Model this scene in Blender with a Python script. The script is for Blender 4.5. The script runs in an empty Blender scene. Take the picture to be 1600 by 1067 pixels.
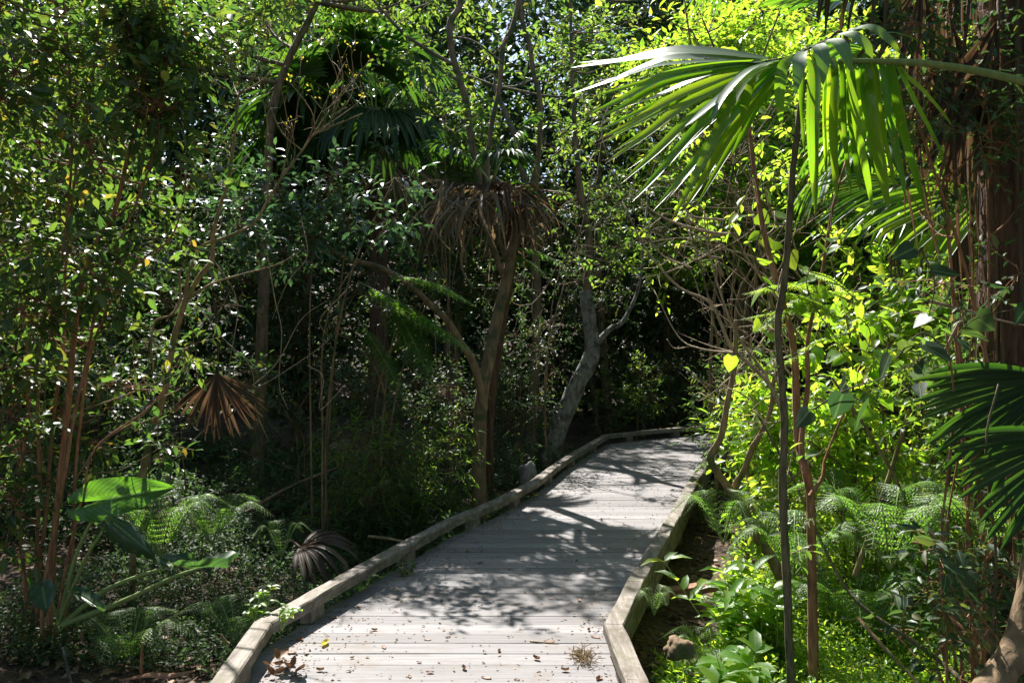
import bpy, math, random
import numpy as np
from mathutils import Vector, noise as mnoise
R = math.radians
SC = bpy.context.scene
COL = SC.collection
rng = np.random.default_rng(11)
random.seed(5)

# ------------------------------------------------------------------ camera, sky, sun, exposure
F = 1280.0; CAMH = 1.6; HOR = 530.0            # focal length in photo pixels, eye height, horizon row
cam = bpy.data.cameras.new('camera'); cam.sensor_width = 36; cam.lens = 28.8
cam.clip_start = 0.05; cam.clip_end = 500; cam.shift_y = -(533.5-HOR)/1600
camo = bpy.data.objects.new('camera', cam); COL.objects.link(camo)
camo.location = (0, 0, CAMH); camo.rotation_euler = (R(90), 0, 0); SC.camera = camo

SUN_EL, SUN_AZ = 50.0, 20.0                    # azimuth measured from straight ahead towards the left
W = bpy.data.worlds.new('World'); SC.world = W; W.use_nodes = True
nt = W.node_tree; nt.nodes.clear()
sky = nt.nodes.new('ShaderNodeTexSky'); sky.sky_type = 'NISHITA'; sky.sun_disc = False
sky.sun_elevation = R(SUN_EL); sky.sun_rotation = R(-SUN_AZ)
bg = nt.nodes.new('ShaderNodeBackground'); bg.inputs['Strength'].default_value = 0.08
wo = nt.nodes.new('ShaderNodeOutputWorld')
nt.links.new(sky.outputs[0], bg.inputs[0]); nt.links.new(bg.outputs[0], wo.inputs[0])
sl = bpy.data.lights.new('sun', 'SUN'); sl.energy = 5.0; sl.angle = R(0.53); sl.color = (1, .955, .90)
so = bpy.data.objects.new('sun', sl); COL.objects.link(so)
sd = Vector((-math.sin(R(SUN_AZ))*math.cos(R(SUN_EL)), math.cos(R(SUN_AZ))*math.cos(R(SUN_EL)), math.sin(R(SUN_EL))))
so.rotation_euler = sd.to_track_quat('Z', 'Y').to_euler(); so.location = (-6, 14, 20)
SC.view_settings.view_transform = 'Standard'; SC.view_settings.look = 'None'
SC.view_settings.exposure = 1.5; SC.view_settings.gamma = 1.0
SC.cycles.max_bounces = 8; SC.cycles.diffuse_bounces = 4; SC.cycles.glossy_bounces = 3
SC.cycles.transmission_bounces = 4; SC.cycles.sample_clamp_indirect = 6

GZ = -0.35
def at(px, py, d):
    return np.array([(px-800)/F*d, d, CAMH-(py-HOR)/F*d])
def atl(pts, d0, d1=None):
    d1 = d0 if d1 is None else d1; n = max(1, len(pts)-1)
    return [at(p[0], p[1], p[2] if len(p) > 2 else d0+(d1-d0)*i/n) for i, p in enumerate(pts)]
def unit(v):
    v = np.asarray(v, float); return v/np.maximum(np.linalg.norm(v, axis=-1, keepdims=True), 1e-9)

# ------------------------------------------------------------------ objects and properties
def tag(o, label=None, cat=None, group=None, kind=None):
    if label: o['label'] = label
    if cat: o['category'] = cat
    if group: o['group'] = group
    if kind: o['kind'] = kind
    return o
def thing(name, loc, label, cat, group=None, kind=None):
    o = bpy.data.objects.new(name, None); COL.objects.link(o)
    o.location = [float(c) for c in loc]; o.empty_display_size = .2
    return tag(o, label, cat, group, kind)
class MB:
    def __init__(s): s.v = []; s.q = []; s.t = []; s.n = 0; s.a = []; s.has = False
    def add(s, V, Q=None, T=None, att=None):
        V = np.asarray(V, np.float32).reshape(-1, 3)
        if Q is not None and len(Q): s.q.append(np.asarray(Q, np.int32).reshape(-1, 4)+s.n)
        if T is not None and len(T): s.t.append(np.asarray(T, np.int32).reshape(-1, 3)+s.n)
        s.v.append(V); s.n += len(V); s.a.append(np.zeros((len(V), 2), np.float32) if att is None else np.asarray(att, np.float32)); s.has |= att is not None
    def box(s, c, h, rz=0, taper=0):
        c = np.asarray(c, float); x, y, z = h; co, si = math.cos(rz), math.sin(rz); V = []
        for dz in (-1, 1):
            for dx, dy in ((-1, -1), (1, -1), (1, 1), (-1, 1)):
                V.append(c+np.array([dx*x*co-dy*y*si, dx*x*si+dy*y*co, dz*z]))
        s.add(V, [(3, 2, 1, 0), (4, 5, 6, 7), (0, 1, 5, 4), (1, 2, 6, 5), (2, 3, 7, 6), (3, 0, 4, 7)])
    def build(s, name, mat, parent=None, smooth=True, bevel=0):
        V = np.concatenate(s.v) if s.v else np.zeros((0, 3), np.float32)
        if parent is not None:
            V = V-np.array(parent.matrix_world.translation if False else parent_loc(parent), np.float32)
        me = bpy.data.meshes.new(name); me.vertices.add(len(V)); me.vertices.foreach_set('co', V.astype(np.float32).ravel())
        q = np.concatenate(s.q).ravel() if s.q else np.zeros(0, np.int32)
        t = np.concatenate(s.t).ravel() if s.t else np.zeros(0, np.int32)
        lo = np.concatenate([q, t]).astype(np.int32); nq, ntr = len(q)//4, len(t)//3
        me.loops.add(len(lo)); me.loops.foreach_set('vertex_index', lo)
        me.polygons.add(nq+ntr)
        me.polygons.foreach_set('loop_start', np.concatenate([np.arange(nq)*4, nq*4+np.arange(ntr)*3]).astype(np.int32))
        me.polygons.foreach_set('use_smooth', np.full(nq+ntr, smooth, bool))
        me.update(calc_edges=True); me.materials.append(mat)
        if s.has: me.attributes.new('blade', 'FLOAT2', 'POINT').data.foreach_set('vector', np.concatenate(s.a).ravel())
        o = bpy.data.objects.new(name, me); COL.objects.link(o); o.parent = parent
        if bevel:
            b = o.modifiers.new('bevel', 'BEVEL'); b.width = bevel; b.segments = 2; b.limit_method = 'ANGLE'
        return o
def parent_loc(o):
    l = np.zeros(3)
    while o is not None: l = l+np.array(o.location); o = o.parent
    return l

DL = [(-1.24, -3), (-1.18, 3.4), (-1.23, 4.24), (-.92, 5.21), (-.45, 6.63), (-.09, 7.39), (.264, 8.37), (.67, 9.92), (1.48, 12.5), (2.3, 13.15), (3.2, 13.75), (5.2, 15.0)]   # inner edge of the left rail
DR = [(.50, -3), (.487, 3.5), (.469, 4.2), (.69, 4.94), (1.394, 7.11), (1.80, 8.4), (2.26, 9.77), (2.72, 11.2), (3.3, 12.0), (4.3, 12.7), (6.2, 13.9)]                # inner edge of the right rail
def interp(poly, y): return np.interp(y, [p[1] for p in poly], [p[0] for p in poly])
# ------------------------------------------------------------------ shape builders
def catmull(pts, per=6):
    P = np.array(pts, float)
    if len(P) < 3: 
        t = np.linspace(0, 1, per+1)[:, None]; return P[0]*(1-t)+P[-1]*t
    P = np.vstack([2*P[0]-P[1], P, 2*P[-1]-P[-2]]); out = []
    for i in range(1, len(P)-2):
        for k in range(per):
            t = k/per; a, b, c, d = P[i-1:i+3]
            out.append(.5*((2*b)+(c-a)*t+(2*a-5*b+4*c-d)*t*t+(3*b-3*c+d-a)*t**3))
    out.append(P[-2]); return np.array(out)
def tube(m, pts, r0, r1, sides=8, lump=0.0, flare=0.0, rr=None):
    P = np.array(pts, float); n = len(P); T = unit(np.gradient(P, axis=0))
    ref = np.array([0, 0, 1.]) if abs(T[:, 2]).mean() < .8 else np.array([1., 0, 0])
    A = unit(np.cross(T, ref)); B = np.cross(T, A)
    u = np.linspace(0, 1, n); r = r0+(r1-r0)*u+flare*r0*np.exp(-u*14)
    a = np.arange(sides)/sides*2*math.pi
    rad = r[:, None]*np.ones((1, sides))
    if lump: rad = rad*(1+lump*(rng.random((n, sides))-.5)+lump*.8*np.sin(a*3+2)[None, :])
    V = P[:, None, :]+A[:, None, :]*(np.cos(a)[None, :, None]*rad[..., None])+B[:, None, :]*(np.sin(a)[None, :, None]*rad[..., None])
    i = np.arange(n-1)[:, None]*sides; j = np.arange(sides)[None, :]; j2 = (j+1) % sides
    Q = np.stack([i+j, i+j2, i+sides+j2, i+sides+j], -1).reshape(-1, 4)
    V = np.vstack([V.reshape(-1, 3), P[-1:]]); e = (n-1)*sides
    m.add(V, Q, [(e+k, e+(k+1) % sides, n*sides) for k in range(sides)])
OVATE = (np.array([(0, 0, 0), (.3, .40, .05), (.3, 0, -.02), (.3, -.40, .05), (.68, .34, .02), (.7, 0, -.06), (.68, -.34, .02), (1, 0, -.16)]),
         [(1, 2, 5, 4), (2, 3, 6, 5)], [(0, 2, 1), (0, 3, 2), (4, 5, 7), (5, 6, 7)])
DIAM = (np.array([(0, 0, 0), (.45, .45, .06), (.45, -.45, .06), (1, 0, -.1)]), [], [(0, 2, 3), (0, 3, 1)])
HEART = (np.array([(0, 0, 0), (-.12, .28, .03), (.12, .52, .05), (.45, .44, .03), (.75, .22, -.04), (1, 0, -.12),
                   (.75, -.22, -.04), (.45, -.44, .03), (.12, -.52, .05), (-.12, -.28, .03), (.4, 0, -.05)]), [],
         [(10, 1, 0), (10, 2, 1), (10, 3, 2), (10, 4, 3), (10, 5, 4), (10, 6, 5), (10, 7, 6), (10, 8, 7), (10, 9, 8), (10, 0, 9)])
LANCE = (np.array([(0, 0, 0), (.25, .42, .06), (.25, 0, 0), (.25, -.42, .06), (.65, .36, .0), (.65, 0, -.07), (.65, -.36, .0), (1, 0, -.26)]),
         OVATE[1], OVATE[2])
def leaves(m, tpl, P, D, U, L, Wd):
    P = np.asarray(P, float); N = len(P)
    if N == 0: return
    D = unit(D); S = unit(np.cross(U, D)); Nn = np.cross(D, S)
    L = np.broadcast_to(L, (N,))[:, None, None]; Wd = np.broadcast_to(Wd, (N,))[:, None, None]
    t = tpl[0]; k = len(t)
    V = P[:, None, :]+D[:, None, :]*t[None, :, 0:1]*L+S[:, None, :]*t[None, :, 1:2]*Wd+Nn[:, None, :]*t[None, :, 2:3]*L
    off = (np.arange(N)*k)[:, None, None]
    Q = (np.array(tpl[1])[None]+off).reshape(-1, 4) if len(tpl[1]) else None
    T = (np.array(tpl[2])[None]+off).reshape(-1, 3) if len(tpl[2]) else None
    m.add(V.reshape(-1, 3), Q, T, np.tile(np.stack([t[:, 0], t[:, 1]*2], 1), (N, 1)))
def rods(m, A, B, r):
    A = np.asarray(A, float); B = np.asarray(B, float); D = unit(B-A); S = unit(np.cross(D, [0.31, .2, .93])); T = np.cross(D, S)
    V = []
    for E, q in ((A, 1.), (B, .45)):
        for k in range(3):
            V.append(E+(S*math.cos(k*2.094)+T*math.sin(k*2.094))*r*q)
    V = np.stack(V, 1); N = len(A)
    Q = (np.array([(0, 1, 4, 3), (1, 2, 5, 4), (2, 0, 3, 5)])[None]+(np.arange(N)*6)[:, None, None]).reshape(-1, 4)
    m.add(V.reshape(-1, 3), Q)
def sprigs(m, C, D, nl, slen, L, Wd, tpl=OVATE, wood=None, wr=.002, up=1.0, droop=.25, filt=True):
    C = np.asarray(C, float); D = unit(D)
    kk = gaps(C+D*slen*.5) if filt else np.ones(len(C), bool); C = C[kk]; D = D[kk]; N = len(C)
    if N == 0: return
    S = unit(np.cross(D, rng.normal(size=(N, 3))*.5+[0, 0, 1.])); sl = slen*(.7+.6*rng.random(N))[:, None]
    PP, DD, UU = [], [], []
    for k in range(nl):
        f = (k+.6)/nl; sg = 1 if k % 2 else -1
        if k == nl-1: sg = 0
        PP.append(C+D*sl*f+[0, 0, -1]*sl*droop*.5*f*f)
        DD.append(D*(.55+.5*(sg == 0))+S*sg*.9+rng.normal(size=(N, 3))*.22-np.array([0, 0, droop]))
        UU.append(np.array([0, 0, up])+rng.normal(size=(N, 3))*.45)
    PP, DD, UU = map(np.concatenate, (PP, DD, UU)); s = .65+.6*rng.random(len(PP))
    leaves(m, tpl, PP, DD, UU, L*s, Wd*s)
    if wood is not None: rods(wood, C-D*sl*.15, C+D*sl*.9+[0, 0, -1]*sl*droop*.4, wr)
SX, SY = -sd.x/sd.z, -sd.y/sd.z
BEAMS = []  # points kept sunlit: foliage along their sun rays is left out
def gaps(C):
    """openings cut in the foliage to let the sun on to chosen parts of deck and banks"""
    C = np.asarray(C, float); z = C[:, 2]; X = C[:, 0]+SX*z; Y = C[:, 1]+SY*z; k = np.ones(len(C))
    XL, XR = interp(DL, Y), interp(DR, Y); dk_ = (X > XL-.25) & (X < XR+.15) & (z > .5)
    wob = .25*np.sin(X*2.1+1)
    for y0, y1, q in ((2.6, 4.8, .0), (4.8, 5.0, .35), (5.0, 6.35, .48), (6.35, 6.9, .35), (6.9, 8.9, .07), (8.9, 10.2, .35), (10.2, 12.6, .4), (12.6, 14.2, .05)):
        k = np.where(dk_ & (Y+wob > y0) & (Y+wob < y1), q, k)
    k = np.where((X > XR+.15) & (X < 4.6) & (Y > 2) & (Y < 8.0) & (z > 1.9), .08, k)
    k = np.where((X < -1.4) & (X > -4.2) & (Y > .3) & (Y < 4.6) & (z > 2.4), .5, k)
    for p_, r_ in BEAMS:
        w_ = C-p_; t_ = w_@np.array(sd); dd = np.linalg.norm(w_-t_[:, None]*np.array(sd), axis=1); k = np.where((t_ > r_*1.2) & (dd < r_), .04, k)
    return rng.random(len(C)) < k
def ball(n, c, rad, shell=.5):
    d = unit(rng.normal(size=(n, 3))); r = (shell+(1-shell)*rng.random(n)**.6)[:, None]
    return np.asarray(c)+d*r*np.asarray(rad), d

# ------------------------------------------------------------------ materials
def mat_new(name):
    m = bpy.data.materials.new(name); m.use_nodes = True; t = m.node_tree; t.nodes.clear()
    return m, t, t.nodes, t.links
def ramp(nodes, stops, interp='LINEAR'):
    r = nodes.new('ShaderNodeValToRGB'); e = r.color_ramp; e.interpolation = interp
    while len(e.elements) > 1: e.elements.remove(e.elements[-1])
    e.elements[0].position = stops[0][0]; e.elements[0].color = (*stops[0][1], 1)
    for p, c in stops[1:]:
        x = e.elements.new(p); x.color = (*c, 1)
    return r
def leaf_mat(name, cols, trans, rough=.38, tmix=.45, spec=.5, per_obj=False, scale=14, spots=None, ribs=0, tips=False, veins=0):
    """cols: reflectance stops over leaves; trans: light passed through the blade"""
    m, t, N, Lk = mat_new(name)
    geo = N.new('ShaderNodeNewGeometry'); src = geo.outputs['Random Per Island']
    rc = ramp(N, cols); rt = ramp(N, trans)
    tc = N.new('ShaderNodeTexCoord'); ns = N.new('ShaderNodeTexNoise'); ns.inputs['Scale'].default_value = scale
    Lk.new(tc.outputs['Object'], ns.inputs['Vector'])
    ad = N.new('ShaderNodeMath'); ad.operation = 'MULTIPLY_ADD'; ad.inputs[1].default_value = .22
    Lk.new(ns.outputs['Fac'], ad.inputs[0]); 
    mu = N.new('ShaderNodeMath'); mu.operation = 'MULTIPLY_ADD'; mu.inputs[1].default_value = .9; mu.inputs[2].default_value = -.06
    Lk.new(src, mu.inputs[0]); Lk.new(mu.outputs[0], ad.inputs[2])
    Lk.new(ad.outputs[0], rc.inputs[0]); Lk.new(ad.outputs[0], rt.inputs[0])
    p = N.new('ShaderNodeBsdfPrincipled'); p.inputs['Roughness'].default_value = rough
    p.inputs['Specular IOR Level'].default_value = spec
    tr = N.new('ShaderNodeBsdfTranslucent'); mx = N.new('ShaderNodeMixShader'); mx.inputs[0].default_value = tmix
    colr, colt = rc.outputs[0], rt.outputs[0]
    if spots:
        n2 = N.new('ShaderNodeTexNoise'); n2.inputs['Scale'].default_value = spots[0]; Lk.new(tc.outputs['Object'], n2.inputs['Vector'])
        r2 = ramp(N, [(spots[1], (0, 0, 0)), (spots[1]+.04, (1, 1, 1))]); Lk.new(n2.outputs['Fac'], r2.inputs[0])
        for which in (0, 1):
            mm = N.new('ShaderNodeMix'); mm.data_type = 'RGBA'; Lk.new(r2.outputs[0], mm.inputs[0])
            Lk.new(colr if which == 0 else colt, mm.inputs[6]); mm.inputs[7].default_value = (*spots[2], 1)
            if which == 0: colr = mm.outputs[2]
            else: colt = mm.outputs[2]
    at_ = N.new('ShaderNodeAttribute'); at_.attribute_name = 'blade'; sx = N.new('ShaderNodeSeparateXYZ'); Lk.new(at_.outputs['Vector'], sx.inputs[0])
    def mth(op, a, b_=None, c_=None):
        n_ = N.new('ShaderNodeMath'); n_.operation = op
        for i_, q in enumerate((a, b_, c_)):
            if q is None: continue
            if isinstance(q, (int, float)): n_.inputs[i_].default_value = q
            else: Lk.new(q, n_.inputs[i_])
        return n_.outputs[0]
    av = mth('ABSOLUTE', sx.outputs[1])
    mid = mth('MULTIPLY', mth('LESS_THAN', av, .09), mth('GREATER_THAN', sx.outputs[0], .001)); layers = [(mid, .55, (.20, .30, .10))]
    if tips:
        tn = N.new('ShaderNodeTexNoise'); tn.inputs['Scale'].default_value = 9; Lk.new(tc.outputs['Object'], tn.inputs['Vector'])
        layers.append((mth('GREATER_THAN', mth('ADD', sx.outputs[0], mth('MULTIPLY', tn.outputs['Fac'], .16)), 1.02), .85, (.22, .13, .05)))
    for fac, amt, cc in layers:
        for which in (0, 1):
            mm = N.new('ShaderNodeMix'); mm.data_type = 'RGBA'; Lk.new(mth('MULTIPLY', fac, amt if which == 0 else amt*.8), mm.inputs[0])
            Lk.new(colr if which == 0 else colt, mm.inputs[6]); mm.inputs[7].default_value = (*cc, 1)
            if which == 0: colr = mm.outputs[2]
            else: colt = mm.outputs[2]
    if ribs or veins:
        wv = mth('SINE', mth('MULTIPLY', sx.outputs[1], ribs)) if ribs else mth('SINE', mth('SUBTRACT', mth('MULTIPLY', sx.outputs[0], veins), mth('MULTIPLY', av, veins*.45)))
        fine = mth('MULTIPLY_ADD', mth('POWER', mth('ABSOLUTE', wv), 4 if ribs else 14), .38 if ribs else .5, .80 if ribs else .9)
        for which in (0, 1):
            vm = N.new('ShaderNodeVectorMath'); vm.operation = 'SCALE'; Lk.new(colr if which == 0 else colt, vm.inputs[0]); Lk.new(fine, vm.inputs['Scale'])
            if which == 0: colr = vm.outputs[0]
            else: colt = vm.outputs[0]
    Lk.new(colr, p.inputs['Base Color']); Lk.new(colt, tr.inputs[0])
    Lk.new(p.outputs[0], mx.inputs[1]); Lk.new(tr.outputs[0], mx.inputs[2])
    bp = N.new('ShaderNodeBump'); bp.inputs['Strength'].default_value = .25; bp.inputs['Distance'].default_value = .01
    Lk.new(ns.outputs['Fac'], bp.inputs['Height']); Lk.new(bp.outputs[0], p.inputs['Normal'])
    o = N.new('ShaderNodeOutputMaterial'); Lk.new(mx.outputs[0], o.inputs[0]); return m
def bark_mat(name, c0, c1, sx=(30, 30, 4), moss=None, bump=.6, rough=.85, blotch=None):
    m, t, N, Lk = mat_new(name)
    tc = N.new('ShaderNodeTexCoord'); mp = N.new('ShaderNodeMapping'); mp.inputs['Scale'].default_value = sx
    Lk.new(tc.outputs['Object'], mp.inputs[0])
    ns = N.new('ShaderNodeTexNoise'); ns.inputs['Scale'].default_value = 1; ns.inputs['Detail'].default_value = 6; ns.inputs['Distortion'].default_value = .6
    Lk.new(mp.outputs[0], ns.inputs[0])
    rc = ramp(N, [(.3, c0), (.7, c1)]); Lk.new(ns.outputs['Fac'], rc.inputs[0]); col = rc.outputs[0]
    for lay, sc in ((moss, 5), (blotch, 11)):
        if lay:
            n2 = N.new('ShaderNodeTexNoise'); n2.inputs['Scale'].default_value = sc; n2.inputs['Detail'].default_value = 5
            Lk.new(tc.outputs['Object'], n2.inputs[0]); r2 = ramp(N, [(.5, (0, 0, 0)), (.64, (1, 1, 1))]); Lk.new(n2.outputs['Fac'], r2.inputs[0])
            mm = N.new('ShaderNodeMix'); mm.data_type = 'RGBA'; Lk.new(r2.outputs[0], mm.inputs[0]); Lk.new(col, mm.inputs[6])
            mm.inputs[7].default_value = (*lay, 1); col = mm.outputs[2]
    p = N.new('ShaderNodeBsdfPrincipled'); p.inputs['Roughness'].default_value = rough; p.inputs['Specular IOR Level'].default_value = .3
    Lk.new(col, p.inputs['Base Color'])
    bp = N.new('ShaderNodeBump'); bp.inputs['Strength'].default_value = bump; bp.inputs['Distance'].default_value = .02
    Lk.new(ns.outputs['Fac'], bp.inputs['Height']); Lk.new(bp.outputs[0], p.inputs['Normal'])
    o = N.new('ShaderNodeOutputMaterial'); Lk.new(p.outputs[0], o.inputs[0]); return m
def wood_mat(name, cols, grain, stain, moss=None, crack=0.5):
    m, t, N, Lk = mat_new(name)
    tc = N.new('ShaderNodeTexCoord'); geo = N.new('ShaderNodeNewGeometry')
    mp = N.new('ShaderNodeMapping'); mp.inputs['Scale'].default_value = grain; Lk.new(tc.outputs['Object'], mp.inputs[0])
    off = N.new('ShaderNodeVectorMath'); off.operation = 'ADD'; Lk.new(mp.outputs[0], off.inputs[0])
    cx = N.new('ShaderNodeCombineXYZ'); sc = N.new('ShaderNodeMath'); sc.operation = 'MULTIPLY'; sc.inputs[1].default_value = 57
    Lk.new(geo.outputs['Random Per Island'], sc.inputs[0]); Lk.new(sc.outputs[0], cx.inputs[0]); Lk.new(sc.outputs[0], cx.inputs[2]); Lk.new(cx.outputs[0], off.inputs[1])
    ns = N.new('ShaderNodeTexNoise'); ns.inputs['Scale'].default_value = 1; ns.inputs['Detail'].default_value = 7; ns.inputs['Roughness'].default_value = .65; ns.inputs['Distortion'].default_value = .4
    Lk.new(off.outputs[0], ns.inputs[0])
    rc = ramp(N, cols); Lk.new(ns.outputs['Fac'], rc.inputs[0])
    hv = N.new('ShaderNodeHueSaturation'); mr = N.new('ShaderNodeMapRange'); mr.inputs[3].default_value = .70; mr.inputs[4].default_value = 1.15
    Lk.new(geo.outputs['Random Per Island'], mr.inputs[0]); Lk.new(mr.outputs[0], hv.inputs['Value']); Lk.new(rc.outputs[0], hv.inputs['Color']); col = hv.outputs[0]
    for lay in (stain, moss):
        if lay:
            s, lo, hi, c = lay
            n2 = N.new('ShaderNodeTexNoise'); n2.inputs['Scale'].default_value = s; n2.inputs['Detail'].default_value = 8; n2.inputs['Roughness'].default_value = .7
            Lk.new(tc.outputs['Object'], n2.inputs[0]); r2 = ramp(N, [(lo, (0, 0, 0)), (hi, (1, 1, 1))]); Lk.new(n2.outputs['Fac'], r2.inputs[0])
            mm = N.new('ShaderNodeMix'); mm.data_type = 'RGBA'; Lk.new(r2.outputs[0], mm.inputs[0]); Lk.new(col, mm.inputs[6])
            mm.inputs[7].default_value = (*c, 1); col = mm.outputs[2]
    p = N.new('ShaderNodeBsdfPrincipled'); p.inputs['Roughness'].default_value = .72; p.inputs['Specular IOR Level'].default_value = .35
    Lk.new(col, p.inputs['Base Color'])
    bp = N.new('ShaderNodeBump'); bp.inputs['Strength'].default_value = crack; bp.inputs['Distance'].default_value = .006
    Lk.new(ns.outputs['Fac'], bp.inputs['Height']); Lk.new(bp.outputs[0], p.inputs['Normal'])
    o = N.new('ShaderNodeOutputMaterial'); Lk.new(p.outputs[0], o.inputs[0]); return m

G = lambda a, b, c: (a, b, c)
LEAF = {
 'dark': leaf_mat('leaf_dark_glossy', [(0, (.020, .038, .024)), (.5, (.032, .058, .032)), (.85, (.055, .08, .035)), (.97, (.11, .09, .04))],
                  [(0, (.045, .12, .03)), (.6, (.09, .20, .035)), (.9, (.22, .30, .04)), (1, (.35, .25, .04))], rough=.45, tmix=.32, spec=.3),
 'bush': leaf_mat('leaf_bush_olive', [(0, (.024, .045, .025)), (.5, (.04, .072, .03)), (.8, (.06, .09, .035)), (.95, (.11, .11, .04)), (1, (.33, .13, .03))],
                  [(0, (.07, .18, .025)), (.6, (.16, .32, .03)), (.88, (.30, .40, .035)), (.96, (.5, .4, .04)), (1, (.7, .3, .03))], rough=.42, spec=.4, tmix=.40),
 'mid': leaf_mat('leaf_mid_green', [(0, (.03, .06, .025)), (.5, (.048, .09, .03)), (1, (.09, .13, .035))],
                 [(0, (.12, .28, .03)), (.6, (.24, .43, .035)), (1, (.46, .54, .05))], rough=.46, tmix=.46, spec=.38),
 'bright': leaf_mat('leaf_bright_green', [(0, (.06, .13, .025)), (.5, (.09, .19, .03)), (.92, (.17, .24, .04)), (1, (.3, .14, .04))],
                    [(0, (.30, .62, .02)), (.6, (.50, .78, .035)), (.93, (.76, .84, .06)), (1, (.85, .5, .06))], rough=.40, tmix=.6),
 'blue': leaf_mat('leaf_blue_green', [(0, (.02, .05, .03)), (.6, (.035, .08, .045)), (1, (.06, .11, .05))],
                  [(0, (.05, .15, .05)), (1, (.13, .27, .06))], rough=.36, tmix=.33),
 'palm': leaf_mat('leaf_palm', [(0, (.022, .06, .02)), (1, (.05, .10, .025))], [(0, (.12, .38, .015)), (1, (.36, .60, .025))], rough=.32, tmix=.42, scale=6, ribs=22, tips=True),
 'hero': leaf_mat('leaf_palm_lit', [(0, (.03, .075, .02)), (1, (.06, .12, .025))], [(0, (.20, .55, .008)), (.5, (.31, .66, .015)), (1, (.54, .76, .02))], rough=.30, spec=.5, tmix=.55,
                  scale=3, spots=(60, .64, (.50, .45, .05)), ribs=22, tips=True),  # brighter copy of the palm leaf, sunlit glow put into its colour
 'sheen': leaf_mat('leaf_palm_sheen', [(0, (.04, .085, .03)), (1, (.07, .13, .035))], [(0, (.14, .44, .01)), (1, (.40, .62, .02))], rough=.40, spec=1.0, tmix=.3, scale=3, ribs=22, tips=True),  # paler, glossier copy of the lit blade, put in for a white sheen
 'dead': leaf_mat('leaf_dead_frond', [(0, (.12, .085, .055)), (.5, (.23, .17, .11)), (1, (.38, .31, .22))], [(0, (.16, .10, .045)), (1, (.32, .21, .11))], rough=.6, tmix=.3),
 'rust': leaf_mat('leaf_rust_frond', [(0, (.045, .027, .018)), (.5, (.08, .05, .033)), (1, (.16, .11, .075))], [(0, (.07, .032, .014)), (1, (.17, .085, .04))], rough=.6, tmix=.35),
 'fern': leaf_mat('leaf_fern', [(0, (.03, .08, .025)), (1, (.06, .13, .03))], [(0, (.14, .42, .02)), (1, (.34, .60, .04))], rough=.45, tmix=.5),
 'litter': leaf_mat('leaf_litter', [(0, (.07, .035, .02)), (.4, (.16, .075, .035)), (.75, (.27, .16, .09)), (1, (.36, .22, .13))], [(0, (.1, .04, .01)), (1, (.25, .12, .04))], rough=.6, tmix=.15),
 'yellow': leaf_mat('leaf_yellow', [(0, (.5, .36, .03)), (1, (.6, .5, .06))], [(0, (.7, .55, .03)), (1, (.8, .7, .06))], rough=.5, tmix=.4),
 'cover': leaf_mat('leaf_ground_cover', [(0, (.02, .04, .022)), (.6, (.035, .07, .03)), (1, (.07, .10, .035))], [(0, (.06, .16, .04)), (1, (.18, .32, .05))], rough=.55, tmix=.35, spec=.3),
 'shade_palm': leaf_mat('leaf_palm_shaded', [(0, (.014, .035, .012)), (1, (.03, .06, .018))], [(0, (.07, .22, .015)), (1, (.15, .32, .02))], rough=.5, tmix=.35, spec=.3, ribs=22),  # darker copy of the palm leaf, shade put into its colour
 'shade_taro': leaf_mat('leaf_taro_shaded', [(0, (.025, .06, .03)), (1, (.04, .085, .035))], [(0, (.06, .16, .03)), (1, (.10, .22, .035))], rough=.36, tmix=.35, scale=5, veins=30, spots=(30, .64, (.14, .12, .05))),  # duller copy of the main elephant ear leaf, shade painted into the colour
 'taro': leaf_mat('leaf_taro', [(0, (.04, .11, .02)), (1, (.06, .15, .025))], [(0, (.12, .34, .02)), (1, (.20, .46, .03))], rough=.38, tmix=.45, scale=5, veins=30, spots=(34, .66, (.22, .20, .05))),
}
BARK = {
 'red': bark_mat('bark_red_brown', (.13, .06, .03), (.36, .19, .10), (40, 40, 7)),
 'tan': bark_mat('bark_tan', (.17, .11, .055), (.34, .25, .13), (30, 30, 6), moss=(.10, .11, .04)),
 'brown': bark_mat('bark_mossy_brown', (.09, .06, .035), (.26, .18, .10), (22, 22, 5), moss=(.06, .075, .03)),
 'grey': bark_mat('bark_grey', (.06, .057, .05), (.235, .22, .195), (22, 22, 9), blotch=(.05, .05, .04)),
 'olive': bark_mat('stem_olive', (.055, .055, .028), (.17, .14, .085), (60, 60, 12)),
 'palm': bark_mat('bark_palm_fibre', (.03, .018, .012), (.14, .08, .05), (50, 50, 2.2), bump=1.0),
 'twig': bark_mat('twig_pale', (.20, .14, .09), (.44, .34, .23), (40, 40, 8)),
 'petiole': bark_mat('petiole_green', (.14, .20, .06), (.24, .30, .11), (60, 60, 4), rough=.45, bump=.2),
 'stone': bark_mat('stone_grey', (.13, .12, .11), (.26, .25, .23), (12, 12, 12), blotch=(.08, .09, .05)),
}
M_DECK = wood_mat('deck_weathered', [(.25, (.105, .094, .088)), (.48, (.19, .18, .178)), (.8, (.25, .24, .24))], (2.2, 60, 60),
                  (3.4, .52, .70, (.15, .125, .105)), (22, .60, .72, (.11, .09, .075)), .6)
M_RAIL = wood_mat('rail_weathered', [(.25, (.05, .04, .032)), (.45, (.155, .13, .105)), (.6, (.25, .22, .185)), (.8, (.36, .33, .29))], (26, 3.5, 26),
                  (7, .50, .62, (.10, .085, .055)), (4.5, .56, .68, (.125, .12, .065)), 1.0)
M_RED = wood_mat('board_red_brown', [(.3, (.22, .09, .05)), (.7, (.42, .22, .13))], (3, 30, 30), None, None, .5)
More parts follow.
